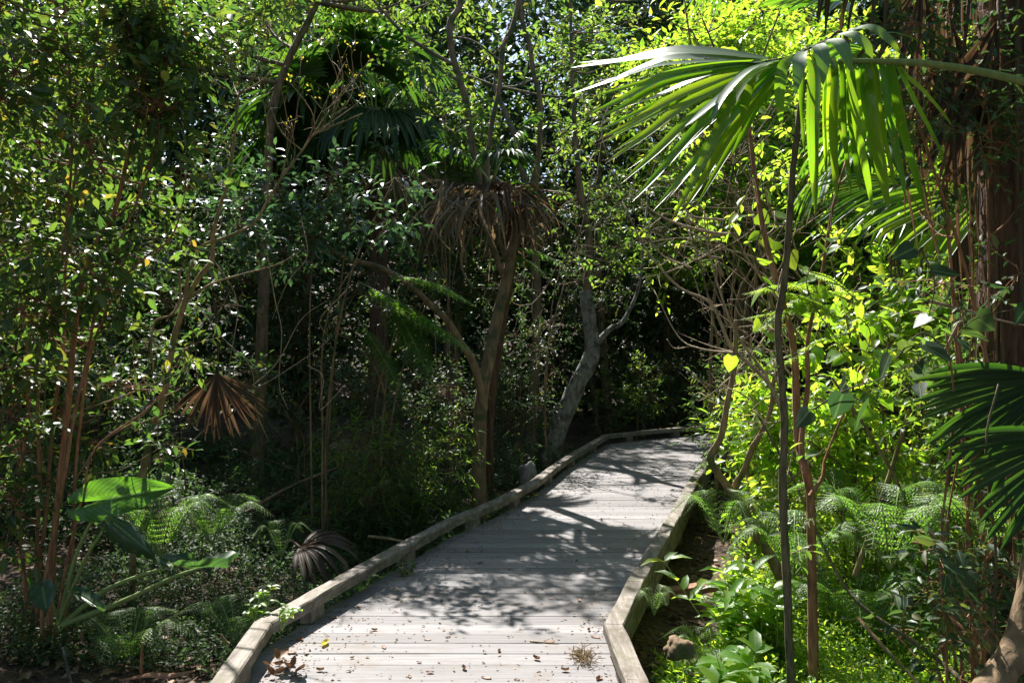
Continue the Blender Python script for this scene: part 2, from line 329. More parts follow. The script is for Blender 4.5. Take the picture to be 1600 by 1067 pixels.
def ground_mat():
    m, t, N, Lk = mat_new('ground_soil_litter')
    tc = N.new('ShaderNodeTexCoord'); ns = N.new('ShaderNodeTexNoise'); ns.inputs['Scale'].default_value = 3.2; ns.inputs['Detail'].default_value = 10; ns.inputs['Roughness'].default_value = .72
    vo = N.new('ShaderNodeTexVoronoi'); vo.inputs['Scale'].default_value = 26
    Lk.new(tc.outputs['Object'], ns.inputs[0]); Lk.new(tc.outputs['Object'], vo.inputs[0])
    a = ramp(N, [(.35, (.028, .019, .012)), (.55, (.065, .042, .026)), (.7, (.045, .05, .02))]); Lk.new(ns.outputs['Fac'], a.inputs[0])
    hs = N.new('ShaderNodeSeparateColor'); Lk.new(vo.outputs['Color'], hs.inputs[0])
    b = ramp(N, [(0, (.5, .5, .5)), (1, (1.7, 1.5, 1.3))]); Lk.new(hs.outputs[0], b.inputs[0])
    mm = N.new('ShaderNodeMix'); mm.data_type = 'RGBA'; mm.blend_type = 'MULTIPLY'; mm.inputs[0].default_value = 1
    Lk.new(a.outputs[0], mm.inputs[6]); Lk.new(b.outputs[0], mm.inputs[7])
    p = N.new('ShaderNodeBsdfPrincipled'); p.inputs['Roughness'].default_value = .95; Lk.new(mm.outputs[2], p.inputs['Base Color'])
    bp = N.new('ShaderNodeBump'); bp.inputs['Strength'].default_value = .8; bp.inputs['Distance'].default_value = .03
    Lk.new(vo.outputs['Distance'], bp.inputs['Height']); Lk.new(bp.outputs[0], p.inputs['Normal'])
    o = N.new('ShaderNodeOutputMaterial'); Lk.new(p.outputs[0], o.inputs[0]); return m

# ------------------------------------------------------------------ ground
def on_deck(x, y, pad=.14):
    return (x > interp(DL, y)-pad) & (x < interp(DR, y)+pad) & (y < 12.6+pad) | ((y >= 12.3) & (y < 15) & (x > interp(DL, y)-pad) & (x < 6.2) & (x > 1.2))
gx = np.concatenate([np.linspace(-60, -9, 14), np.linspace(-8.5, 8.5, 90), np.linspace(9, 60, 14)])
gy = np.concatenate([np.linspace(-20, 1, 8), np.linspace(1.4, 18, 90), np.linspace(19, 80, 40)])
GX, GY = np.meshgrid(gx, gy)
def gh(x, y):
    return GZ+.05*np.sin(x*1.7+.6)*np.cos(y*1.3)+.03*np.sin(x*4.1+y*3.3)+.05*np.clip(np.abs(x)-2, 0, 6)+.55*np.clip(y-24, 0, 14)+.4*np.clip(np.abs(x)-15, 0, 14)  # far and side rises are added to block light at the horizon
gm = MB(); nx = len(gx); ny = len(gy)
i, j = np.meshgrid(np.arange(nx-1), np.arange(ny-1)); b = (j*nx+i).ravel()
gm.add(np.stack([GX, GY, gh(GX, GY)], -1).reshape(-1, 3), np.stack([b, b+1, b+nx+1, b+nx], -1))
tag(gm.build('ground', ground_mat()), 'dark soil forest floor beside the boardwalk', 'ground', kind='structure')

# ------------------------------------------------------------------ boardwalk
bw = thing('boardwalk', (0, 5, 0), 'weathered grey timber boardwalk with low kerb rails bending right into the forest', 'boardwalk', kind='structure')
dk = MB(); y = -2.5
while y < 15.2:
    w = .142; g = random.choice((.001, .0012, .0015, .002, .002, .006))
    def xl(yy): return float(interp(DL, yy))-.05
    def xr(yy): return float(interp(DR, yy))+.05 if yy < 12.3 else min(7.0, float(interp(DR, 12.3))+(yy-12.3)*1.6+.2)
    y1 = y+w-g; dz = random.uniform(-.003, .002); tl = random.uniform(-.002, .002)
    xs = np.linspace(0, 1, 7); V = []
    y0 = y
    jl, jr = random.uniform(-.012, .012), random.uniform(-.012, .012)
    for k, u in enumerate(xs):
        for yy, e in ((y0, 0), (y0+.002, 1), (y1-.002, 1), (y1, 0)):
            yc = (y0+y1)/2 if u in (0, 1) else yy
            X = (xl(yy)+jl)*(1-u)+(xr(yy)+jr)*u
            top = dz+tl*(u-.5)-(0 if e else .0015)
            V.append((X, yy+.002*math.sin(u*9+y*7), top)); 
        V.append((X, y1, -.035)); V.append(((xl(y0)+jl)*(1-u)+(xr(y0)+jr)*u, y0, -.035))
    Q = []
    for k in range(6):
        a = k*6
        for s_ in range(6):
            Q.append((a+s_, a+6+s_, a+6+(s_+1) % 6, a+(s_+1) % 6))
    Q += [(0, 1, 2, 3), (0, 3, 4, 5), (36+3, 36+2, 36+1, 36+0), (36+5, 36+4, 36+3, 36+0)]
    dk.add(V, Q); y += w
dk.build('deck', M_DECK, bw, smooth=False)
# joists and posts under the deck
for side, poly, o_ in ((-1, DL, .10), (1, DR, -.10)):
    pts = [(p[0]+o_*0+(-side)*(-.02), p[1]) for p in poly]
    for a, c in zip(pts[:-1], pts[1:]):
        A = np.array(a); C_ = np.array(c); dlt = C_-A; ln = np.linalg.norm(dlt)
        m = MB(); mid = (A+C_)/2; m.box((mid[0]+side*.0, mid[1], -.11), (ln/2-.002, .022, .07), math.atan2(dlt[1], dlt[0])); m.build('joist', M_RAIL, bw, smooth=False)
        nst = max(1, int(ln/1.6))
        for k in range(nst):
            q = A+dlt*((k+.5)/nst); m = MB(); m.box((q[0]-side*.06, q[1], -.28), (.045, .045, .14)); m.build('post', M_RAIL, bw, smooth=False)
def rail(P0, P1, side, ztop=.146, w=.10, h=.062, cut0=0, cut1=0):
    """a beam whose inner top edge runs P0-P1; side = +1 when the beam lies to the right of it"""
    A = np.array(P0, float); B = np.array(P1, float); d = unit(B-A); nrm = np.array([d[1], -d[0]])*side
    ln = np.linalg.norm(B-A); n = max(2, int(ln/.12)); m = MB(); V = []
    prof = [(0.007, ztop), (w-.006, ztop-.002), (w, ztop-.010), (w, ztop-h), (0, ztop-h), (0, ztop-.009)]
    for k in range(n+1):
        u = k/n
        for pi, (ox, oz) in enumerate(prof):
            cc = A+d*ln*u+nrm*ox
            if k == 0: cc = cc+d*cut0*ox
            if k == n: cc = cc+d*cut1*ox
            V.append((cc[0]+random.uniform(-.002, .002), cc[1], oz+random.uniform(-.004, .003)))
    K = len(prof); Q = [(k*K+a, k*K+(a+1) % K, (k+1)*K+(a+1) % K, (k+1)*K+a) for k in range(n) for a in range(K)]
    if side > 0: Q = [q[::-1] for q in Q]
    m.add(V, Q); e = n*K
    m.add([V[0], V[1], V[2], V[3], V[4], V[5]], [(0, 1, 2, 3), (0, 3, 4, 5)]); m.add(V[e:e+6], [(3, 2, 1, 0), (5, 4, 3, 0)])
    m.build('kerb_rail', M_RAIL, bw, smooth=False)
    nb = max(1, int(round(ln/1.3)))
    for k in range(nb):
        u = (k+.3)/nb if nb > 1 else .45; c = A+d*ln*u+nrm*w*.5; m = MB()
        m.box((c[0], c[1], (ztop-h)/2-.001), (.07, w*.36, (ztop-h)/2), math.atan2(d[1], d[0])); m.build('spacer_block', M_RAIL, bw, smooth=False)
RL = [(-1.20, -2.5), (-1.18, 3.4), (-1.235, 4.22), (-.92, 5.21), (-.45, 6.63), (-.09, 7.39), (.264, 8.37), (.67, 9.92), (1.48, 12.5), (2.3, 13.15), (3.2, 13.75), (5.2, 15.0)]
def miters(P, side):
    t = [0]
    for a, b_, c in zip(P[:-2], P[1:-1], P[2:]):
        d0 = math.atan2(b_[1]-a[1], b_[0]-a[0]); d1 = math.atan2(c[1]-b_[1], c[0]-b_[0]); t.append(math.tan((d1-d0)/2)*side)
    return t+[0]
for P, s in ((RL, -1), (DR[:10], 1)):
    mt = miters(P, s)
    for k in range(len(P)-1):
        dd = unit(np.array(P[k+1])-np.array(P[k]))
        rail(np.array(P[k])+dd*.002, np.array(P[k+1])-dd*.002, s, cut0=-mt[k], cut1=mt[k+1])

# ------------------------------------------------------------------ plant kit
def limbs_to(m, stem_pts, centers, r):
    """curved limbs from the stems out to the foliage clumps"""
    S = np.vstack(stem_pts)
    for c in centers:
        c = np.asarray(c, float); d = np.linalg.norm(S-c, axis=1)+1.2*np.maximum(0, S[:, 2]-c[2]+.15)*2
        s = S[np.argmin(d)]; mid = (s+c)/2+np.array([0, 0, -.10*np.linalg.norm(c-s)])+rng.normal(size=3)*.05*np.linalg.norm(c-s)
        tube(m, catmull([s, mid, c], 4), r, r*.3, 5)
def clump_fol(m, clumps, nl, slen, L, Wd, tpl, wood=None, wr=.002, up=1., droop=.25, shell=.35):
    for c, rad, n in clumps:
        P, d = ball(n, c, rad, shell); kk = gaps(P); P, d = P[kk], d[kk]; n = len(P)
        if n == 0: continue
        Dd = unit(d*.8+rng.normal(size=(n, 3))*.5+[0, 0, .15]); sprigs(m, P, Dd, nl, slen, L, Wd, tpl, wood, wr, up, droop, False)
        if wood is not None:      # a bent twig from the end of the limb out to each leafy spray
            c = np.asarray(c, float); md = c*.45+P*.55+rng.normal(size=(n, 3))*.12*np.linalg.norm(P-c, axis=1)[:, None]; rods(wood, np.repeat(c[None], n, 0), md, wr*1.5); rods(wood, md, P-Dd*slen*.12, wr*1.1)
def plant(name, label, cat, base, stems, clumps, leaf, bark, L=.07, nl=7, slen=.22, wid=.5, tpl=OVATE, group=None, limb_r=.012,
          wood=True, wr=.0022, stem_name='trunk', sides=8, lump=.12, up=1., droop=.25, shell=.35, extra=None, per=6, lmin=0):
    root = thing(name, base, label, cat, group)
    SP = []
    for st in stems:
        pts = catmull(st[0], per); SP.append(pts); m = MB(); tube(m, pts, st[1], st[2], sides, lump, flare=st[3] if len(st) > 3 else .0)
        m.build(stem_name, BARK[bark], root)
    w = MB()
    if SP and len(clumps): limbs_to(w, SP, [c[0] for c in clumps], limb_r)
    f = MB(); clump_fol(f, clumps, nl, slen, L, L*wid, tpl, w if wood else None, wr, up, droop, shell)
    if extra: extra(root, w, f)
    if w.n: w.build('branches', BARK[bark], root)
    if f.n: f.build('foliage', LEAF[leaf], root)
    return root
def cpx(lst, d, dj=.5, den=1.0, flat=1.0):
    """foliage clumps measured on the photograph: (px, py, radius px, count[, depth])"""
    out = []
    for q in lst:
        dd = q[4] if len(q) > 4 else d+random.uniform(-dj, dj)
        r = q[2]/F*dd; out.append((at(q[0], q[1], dd), (r, r*1.0, r*flat), max(1, int(q[3]*den))))
    return out
def grid_clumps(x0, x1, y0, y1, step, r, n, jit=.5, skip=0):
    out = []; y_ = y0
    while y_ <= y1:
        x_ = x0+random.uniform(-.3, .3)*step
        while x_ <= x1:
            if random.random() >= skip:
                out.append((x_+random.uniform(-jit, jit)*step, y_+random.uniform(-jit, jit)*step, r*random.uniform(.7, 1.3), n))
            x_ += step
        y_ += step
    return out
def copy_tree(o, parent=None):
    c = o.copy(); COL.objects.link(c); c.parent = parent
    for ch in list(o.children): copy_tree(ch, c)
    return c
def ground_at(x, y): return float(gh(np.array(x), np.array(y)))
BEAMS += [(at(200, 770, 4.7), .42), (at(468, 100, 10.6), .5), (at(650, 110, 11.1), .6), (at(830, 410, 8.8), .35), (at(1250, 480, 4.5), .5), (at(1010, 600, 14.6), .5),
          (at(1000, 220, 3.1), .5), (at(1150, 160, 3.2), .5), (at(1330, 200, 3.3), .5), (at(1400, 560, 4.8), .45), (at(1160, 850, 5.2), .5), (at(1360, 700, 6), .6), (at(1320, 850, 4.4), .5)]
# ------------------------------------------------------------------ left foreground shrubs
base = at(66, 1018, 5.2); base[2] = ground_at(base[0], base[1])-.02
cls = grid_clumps(-60, 300, -30, 330, 62, 34, 31)+grid_clumps(-60, 190, 380, 640, 62, 30, 16, skip=.3)+[(30, 700, 28, 22), (20, 780, 28, 20), (150, 690, 20, 12), (20, 860, 25, 12)]
plant('multi_stem_shrub', 'tall shrub with bundled slim red-brown stems and small glossy leaves, left edge', 'shrub', base,
      [(atl([(60, 1045), (58, 855), (62, 760), (59, 620), (64, 539), (81, 441), (98, 394), (112, 250), (108, 100), (95, -40)], 5.2, 5.0), .014, .006),
       (atl([(40, 1040), (66, 860), (84, 654), (98, 552), (101, 451), (103, 412), (120, 260), (150, 90), (160, -40)], 5.3, 5.3), .014, .006),
       (atl([(75, 1045), (84, 850), (106, 637), (115, 535), (128, 444), (150, 380), (179, 331), (202, 236), (219, 169), (226, 84), (246, -20)], 5.1, 4.9), .021, .009),
       (atl([(65, 1044), (69, 924), (90, 800), (103, 734), (115, 654), (138, 552), (148, 485), (165, 417), (189, 374), (240, 240), (262, 100)], 5.0, 4.9), .014, .005),
       (atl([(96, 1040), (112, 880), (118, 740), (128, 640), (140, 560), (160, 500), (190, 440), (230, 400), (262, 380)], 5.2, 4.9), .012, .005),
       (atl([(50, 1040), (38, 900), (30, 760), (45, 640), (40, 520), (20, 420), (-20, 330)], 5.3, 5.0), .014, .006),
       (atl([(80, 1040), (100, 900), (128, 780), (150, 700), (230, 640), (262, 600)], 5.1, 4.7), .010, .004)],
      cpx(cls, 5.1, .55), 'bush', 'red', L=.092, nl=6, slen=.21, wid=.52, stem_name='stem', limb_r=.008, wr=.0032)
# low leafy side branch in front of the gap, bluish in the open shade
base = at(205, 930, 6.0); base[2] = ground_at(base[0], base[1])-.02
tw = []
def bare_twigs(root, w, f):
    ends = [(396, 70), (430, 96), (452, 128), (470, 90), (500, 62), (522, 50), (548, 70), (556, 118), (566, 150), (540, 96), (486, 150), (452, 190), (420, 150), (404, 120), (580, 92), (520, 150)]
    for (x, y_) in ends:
        k = random.choice([(418, 314), (439, 280), (472, 236), (493, 209)]) if x < 500 else random.choice([(472, 236), (493, 209), (515, 196)])
        a = at(*k, 5.5); b_ = at(x, y_, 5.5+random.uniform(-.2, .3)); mid = (a+b_)/2+rng.normal(size=3)*.05+[0.02, 0, -.03]
        P = catmull([a, mid, b_], 5); tube(w, P, .005, .0018, 5)
        for q in range(4):
            s = P[3+q*2 if 3+q*2 < len(P) else -1]; e = s+rng.normal(size=3)*.05+[0, 0, .09]; tube(w, [s, (s+e)/2+rng.normal(size=3)*.008, e], .0022, .001, 4)
    e = np.array([at(x, y_, 5.5) for x, y_ in ends if x > 430]); 
    ff = MB(); n = 6
    P = np.repeat(e, n, 0)+rng.normal(size=(len(e)*n, 3))*.022; leaves(ff, DIAM, P, rng.normal(size=P.shape)+[0, 0, .6], rng.normal(size=P.shape)+[0, 0, 1], .022, .012)
    ff.build('bud', LEAF['yellow'], root)
plant('leggy_shrub', 'open shrub with orange-brown forked stems, bare pale twigs and yellow bud tips', 'shrub', base,
      [(atl([(205, 960), (212, 800), (228, 715), (236, 681), (256, 620), (270, 539), (280, 502), (290, 468)], 6.0, 5.7), .027, .020),
       (atl([(290, 468), (312, 432), (331, 407), (333, 367), (345, 320), (356, 287), (366, 219), (372, 150)], 5.7, 5.5), .019, .008),
       (atl([(290, 468), (292, 440), (300, 412), (317, 384), (350, 372), (395, 350), (418, 314), (439, 280), (472, 236), (493, 209), (540, 189), (566, 178)], 5.7, 5.4), .013, .004),
       (atl([(291, 468), (330, 444), (381, 428), (412, 420), (439, 411), (470, 392)], 5.7, 5.5), .009, .003),
       (atl([(280, 424), (281, 468), (267, 492), (243, 502), (236, 539), (240, 580)], 5.5, 5.4), .009, .006),
       (atl([(120, 745), (160, 690), (215, 655), (262, 606), (300, 560)], 5.3, 5.2), .008, .003),
       (atl([(130, 640), (190, 620), (240, 600), (300, 575)], 5.3, 5.2), .007, .003)],
      cpx([(250, 520, 34, 26), (290, 545, 30, 28), (310, 590, 24, 16), (215, 560, 26, 14), (270, 640, 24, 14), (300, 380, 30, 18), (350, 330, 36, 26), (390, 240, 36, 30),
           (340, 180, 42, 40), (370, 110, 40, 34), (420, 60, 44, 36), (300, 90, 44, 40), (400, 380, 24, 8), (350, 60, 40, 34), (330, 260, 32, 22), (250, 700, 22, 12), (470, 20, 34, 22)], 5.5, .35),
      'bush', 'tan', L=.086, nl=6, slen=.2, wid=.52, stem_name='stem', limb_r=.006, wr=.003, extra=bare_twigs)

# ------------------------------------------------------------------ elephant ear
def taro_leaf(m, hub, tip, nrm, wid, cup=.12, wav=.03, tear=0, back=.28):
    """a broad arrow-shaped blade with a midrib and side veins pressed in"""
    hub, tip = np.array(hub), np.array(tip); d = tip-hub; L = np.linalg.norm(d); d = d/L; s = unit(np.cross(nrm, d)); n = np.cross(d, s)
    nu, nv = 22, 12; V = []; AT = []
    for i_ in range(nu+1):
        u = i_/nu; a = -back+(1+back)*u
        w_ = wid*(math.sin(math.pi*min(1, (u*.93+.07))**.8)**.75)
        for j_ in range(-nv, nv+1):
            v = j_/nv; notch = 0
            if a < 0: v = math.copysign(abs(v)*.9+.12, v) if v else .12*0
            aa = a if a >= 0 else a*min(1, abs(v)*3)
            z = cup*L*v*v*.8-.10*L*a*a+wav*L*math.sin(u*19+v*3)*abs(v)**2+.007*L*math.sin((u*12-abs(v)*4)*2*math.pi)*abs(v)*(1-abs(v))*3-.02*L*math.exp(-(v*9)**2)
            V.append(hub+d*aa*L+s*w_*L*v*(1-tear*.3*(math.sin(u*40) > .5)*(abs(v) > .8))+n*z); AT.append((a*.9+.35, v))
    K = 2*nv+1; m.add(V, [(i_*K+j_, i_*K+j_+1, (i_+1)*K+j_+1, (i_+1)*K+j_) for i_ in range(nu) for j_ in range(2*nv)], None, AT)
base = at(98, 985, 4.9); base[2] = ground_at(base[0], base[1])
tr = thing('elephant_ear', base, 'elephant ear plant with one huge bright leaf and long green stalks, lower left', 'plant')
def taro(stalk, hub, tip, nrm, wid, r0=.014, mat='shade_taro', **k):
    m = MB(); P = catmull(stalk, 6); tube(m, P, r0, .006, 8); m.build('stalk', BARK['petiole'], tr)
    m = MB(); taro_leaf(m, hub, tip, nrm, wid, **k); m.build('leaf', LEAF[mat], tr)
B0 = at(92, 975, 4.9)
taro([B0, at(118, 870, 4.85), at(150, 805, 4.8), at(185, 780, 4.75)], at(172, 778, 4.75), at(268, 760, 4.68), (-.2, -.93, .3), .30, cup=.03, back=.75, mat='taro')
taro([B0, at(130, 880, 4.7), at(160, 830, 4.6)], at(180, 818, 4.6), at(236, 862, 4.5), (.1, -.75, .6), .26, cup=-.3, wav=.05, tear=1)
taro([B0+[.03, 0, 0], at(190, 940, 4.7), at(270, 902, 4.55), at(315, 886, 4.5)], at(312, 885, 4.5), at(356, 879, 4.35), (-.3, .3, .9), .75, r0=.02, cup=.25)
taro([B0+[.02, 0, 0], at(160, 925, 4.8), at(215, 900, 4.8), at(268, 884, 4.8)], at(268, 884, 4.8), at(300, 868, 5.0), (.1, .2, .9), .5, r0=.018, cup=.2)
taro([B0, at(80, 930, 4.8)], at(66, 918, 4.75), at(72, 955, 4.65), (.2, -.9, .5), .4, r0=.008)
taro([B0, at(110, 930, 4.7), at(122, 925, 4.6)], at(122, 928, 4.6), at(166, 952, 4.5), (.1, -.2, .95), .2, r0=.006)

# ------------------------------------------------------------------ palms
def strip(m, pts, wmax, nrm, fold=.35, n=12, w0=.35, wp=.35, dark=0):
    """one folded palm leaflet along pts; widest at wp, pointed tip"""
    P = catmull(pts, max(3, n//(len(pts)-1))); P = np.array(P); n_ = len(P); T = unit(np.gradient(P, axis=0))
    N0 = np.asarray(nrm, float); N0 = np.broadcast_to(N0, P.shape); S = unit(np.cross(T, N0)); Nn = np.cross(S, T)
    u = np.linspace(0, 1, n_); w = np.where(u < wp, w0+(1-w0)*np.sin(u/wp*math.pi/2), np.maximum(0, 1-((u-wp)/(1-wp))**2.2))*wmax/2+.0008
    w = w[:, None]; V = np.stack([P+S*w+Nn*w*fold, P-Nn*w*fold*.4, P-S*w+Nn*w*fold], 1).reshape(-1, 3)
    k = np.arange(n_-1)*3; Q = np.concatenate([np.stack([k, k+3, k+4, k+1], -1), np.stack([k+1, k+4, k+5, k+2], -1)]); m.add(V, Q, None, np.stack([np.repeat(u, 3), np.tile([1., 0., -1.], n_)], 1))
def fan(m, hub, fwd, nrm, Rr, n=34, spread=128, split=.45, droop=.35, wseg=None, jit=.04, arch=.15):
    """a round pleated fan leaf: segments joined near the hub, free and drooping at the tips"""
    hub = np.array(hub, float); f = unit(fwd); s = unit(np.cross(f, nrm)); nn = np.cross(s, f)
    wseg = wseg or 2*Rr*math.sin(R(spread)/n)*.75
    for k in range(n):
        a = R(-spread+2*spread*(k+.5)/n)+random.uniform(-jit, jit); d = f*math.cos(a)+s*math.sin(a); L = Rr*(.82+.18*math.cos(a))*random.uniform(.9, 1.05)
        dr = droop*random.uniform(.6, 1.5); P = []
        for t in (0, .3, .55, .8, 1):
            P.append(hub+d*L*t*(1-.15*dr*t*t)-np.array([0, 0, 1])*L*dr*max(0, t-.3)**2*1.3+nn*L*arch*(t-t*t)*1.2)
        strip(m, P, wseg, nn, fold=.5, n=10, w0=.12, wp=split)
def frond(root, crown, hub, nrm, Rr, leaf='palm', pr=.009, name='frond', **k):
    crown = np.array(crown); hub = np.array(hub); fwd = unit(hub-crown); m = MB()
    ar = np.array([0, 0, .12])*np.linalg.norm(hub-crown)
    fan(m, hub, fwd if 'fwd' not in k else k.pop('fwd'), nrm, Rr, **k); o = m.build(name, LEAF[leaf], root)
    p = MB(); tube(p, catmull([crown, (crown+hub)/2+ar, hub, hub+unit(fwd)*Rr*.12], 4), pr*1.4, pr*.6, 6); p.build('petiole', BARK['petiole' if leaf not in ('dead', 'rust') else 'palm'], o)
    return o
def palm(name, label, crown, ground, tr_, fronds, dead=0, cat='palm', Rr=.9, pet=.8, skirt='dead', group=None, trunk=True, seed=0, right=1.1, green='palm'):
    g = np.random.default_rng(seed); random.seed(seed); crown = np.array(crown); root = thing(name, ground, label, cat, group)
    if trunk:
        m = MB(); tube(m, catmull([np.array(ground)-[0, 0, .1], (np.array(ground)+crown)/2+[.04, .03, 0], crown], 14), tr_*1.05, tr_, 14, .16); m.build('trunk', BARK['palm'], root)
    for k in range(fronds):
        a = k*2.4+g.random()*.5; el = R(62-75*(k/fronds)); d = np.array([math.cos(a)*math.cos(el), math.sin(a)*math.cos(el), math.sin(el)])
        if d[0] > right: continue
        hub = crown+d*pet*g.uniform(.8, 1.15); nrm = unit(np.array([0, 0, 1.])+d*-.35); frond(root, crown, hub, nrm, Rr*g.uniform(.85, 1.1), leaf=green, droop=.35+.35*(k/fronds), fwd=unit(d+[0, 0, -.35]))
    for k in range(dead):
        a = k*2.4+g.random(); d = np.array([math.cos(a)*.35, math.sin(a)*.35, -1.0]); c0 = crown-[0, 0, .15+.25*g.random()]
        hub = c0+np.array([math.cos(a), math.sin(a), -.35])*pet*.38; frond(root, c0, hub, (math.cos(a), math.sin(a), .3), Rr*g.uniform(.7, .95), leaf=skirt, name='dead_frond', fwd=unit(d), spread=75, n=20, droop=.25, wseg=.035, jit=.09)
    random.seed(77+seed); return root
# palm A: dark fans behind the left shrubs
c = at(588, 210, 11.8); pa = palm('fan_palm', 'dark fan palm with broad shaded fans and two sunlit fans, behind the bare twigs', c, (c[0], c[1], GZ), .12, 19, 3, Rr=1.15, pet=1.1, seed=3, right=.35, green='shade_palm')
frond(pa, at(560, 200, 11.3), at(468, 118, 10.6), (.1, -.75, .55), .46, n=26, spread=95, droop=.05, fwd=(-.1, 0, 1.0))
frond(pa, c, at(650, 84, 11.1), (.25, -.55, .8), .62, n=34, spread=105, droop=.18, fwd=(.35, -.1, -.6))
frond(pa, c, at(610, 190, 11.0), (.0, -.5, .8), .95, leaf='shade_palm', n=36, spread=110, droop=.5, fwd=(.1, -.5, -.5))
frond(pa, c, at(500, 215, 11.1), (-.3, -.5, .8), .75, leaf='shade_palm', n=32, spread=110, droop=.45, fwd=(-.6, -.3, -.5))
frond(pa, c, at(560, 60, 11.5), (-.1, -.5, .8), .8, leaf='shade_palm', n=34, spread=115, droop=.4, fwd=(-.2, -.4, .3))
# palm B: skirt of dead fronds above the forked trunk
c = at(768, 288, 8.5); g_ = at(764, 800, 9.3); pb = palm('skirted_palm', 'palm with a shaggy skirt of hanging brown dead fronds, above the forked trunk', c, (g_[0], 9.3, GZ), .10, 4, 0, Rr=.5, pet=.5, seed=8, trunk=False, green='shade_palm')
m = MB(); tube(m, catmull([(g_[0], 9.3, GZ-.1), at(764, 640, 9.25), at(786, 480, 9.2), at(800, 380, 9.1), at(790, 310, 8.8), c], 12), .06, .085, 14, .16); m.build('trunk', BARK['palm'], pb)
for k in range(19):
    a0 = k*2.4+.3; m = MB(); st = c+np.array([math.cos(a0)*.07, math.sin(a0)*.07, -.02-.012*k]); rr = random.uniform(.12, .42)
    h0 = st+np.array([math.cos(a0)*rr, math.sin(a0)*rr*.8, random.uniform(-.18, .10)])
    for q in range(random.choice((7, 11, 15))):
        a = a0+random.gauss(0, .9); L_ = random.uniform(.15, .85)*(1.1-rr*.5); o_ = random.uniform(.03, .42); kink = rng.normal(size=3)*.05
        p1 = h0+np.array([math.cos(a)*o_*.6, math.sin(a)*o_*.6, random.uniform(-.08, .05)]); p2 = p1+np.array([math.cos(a)*o_*.6, math.sin(a)*o_*.6, -L_*.45])+kink; p3 = p2+np.array([random.gauss(0, .09), random.gauss(0, .07), -L_*random.uniform(.2, .65)])-kink*.5
        strip(m, [h0, p1, p2, p3], random.uniform(.008, .034), (math.cos(a)+random.gauss(0, .5), math.sin(a)-.3, random.gauss(.2, .4)), n=12, fold=random.uniform(.2, .9))
    o = m.build('dead_frond', LEAF['dead' if k % 5 else 'rust'], pb); m = MB(); tube(m, catmull([st, (st+h0)/2+[0, 0, .05], h0], 4), .012, .007, 6); m.build('petiole', BARK['palm'], o)
# fallen dead fronds
f1 = thing('fallen_frond', at(350, 700, 6.6), 'grey dead fan frond hanging in the dark gap right of the leggy shrub', 'palm frond')
m = MB(); fan(m, at(338, 585, 6.6), (.1, 0, -1), (.1, -1, .2), .52, n=26, spread=62, droop=.05, wseg=.03, jit=.09); m.build('blade', LEAF['rust'], f1)
m = MB(); tube(m, catmull([at(335, 470, 6.9), at(340, 530, 6.7), at(342, 600, 6.6)], 5), .012, .007, 6); m.build('petiole', BARK['palm'], f1)
f2 = thing('fallen_frond', at(490, 872, 6.4), 'curled grey-brown dead frond lying on the ground cover left of the kerb', 'palm frond')
m = MB(); fan(m, at(468, 856, 6.4), (1, -.25, -.02), (.0, -.35, 1), .5, n=18, spread=70, droop=.42, wseg=.042, jit=.12, arch=.3); m.build('blade', LEAF['rust'], f2)
m = MB(); tube(m, catmull([at(440, 850, 6.6), at(455, 845, 6.5), at(470, 856, 6.4)], 4), .012, .01, 6); m.build('petiole', BARK['palm'], f2)
f3 = thing('fallen_frond', at(560, 720, 8.6), 'brown dead fan frond on the dark bank left of the forked trunk', 'palm frond')
m = MB(); fan(m, at(565, 700, 8.6), (-.2, -.3, -.2), (0, -.6, .8), .5, n=22, spread=100, droop=.3, wseg=.035, jit=.1); m.build('blade', LEAF['dead'], f3)

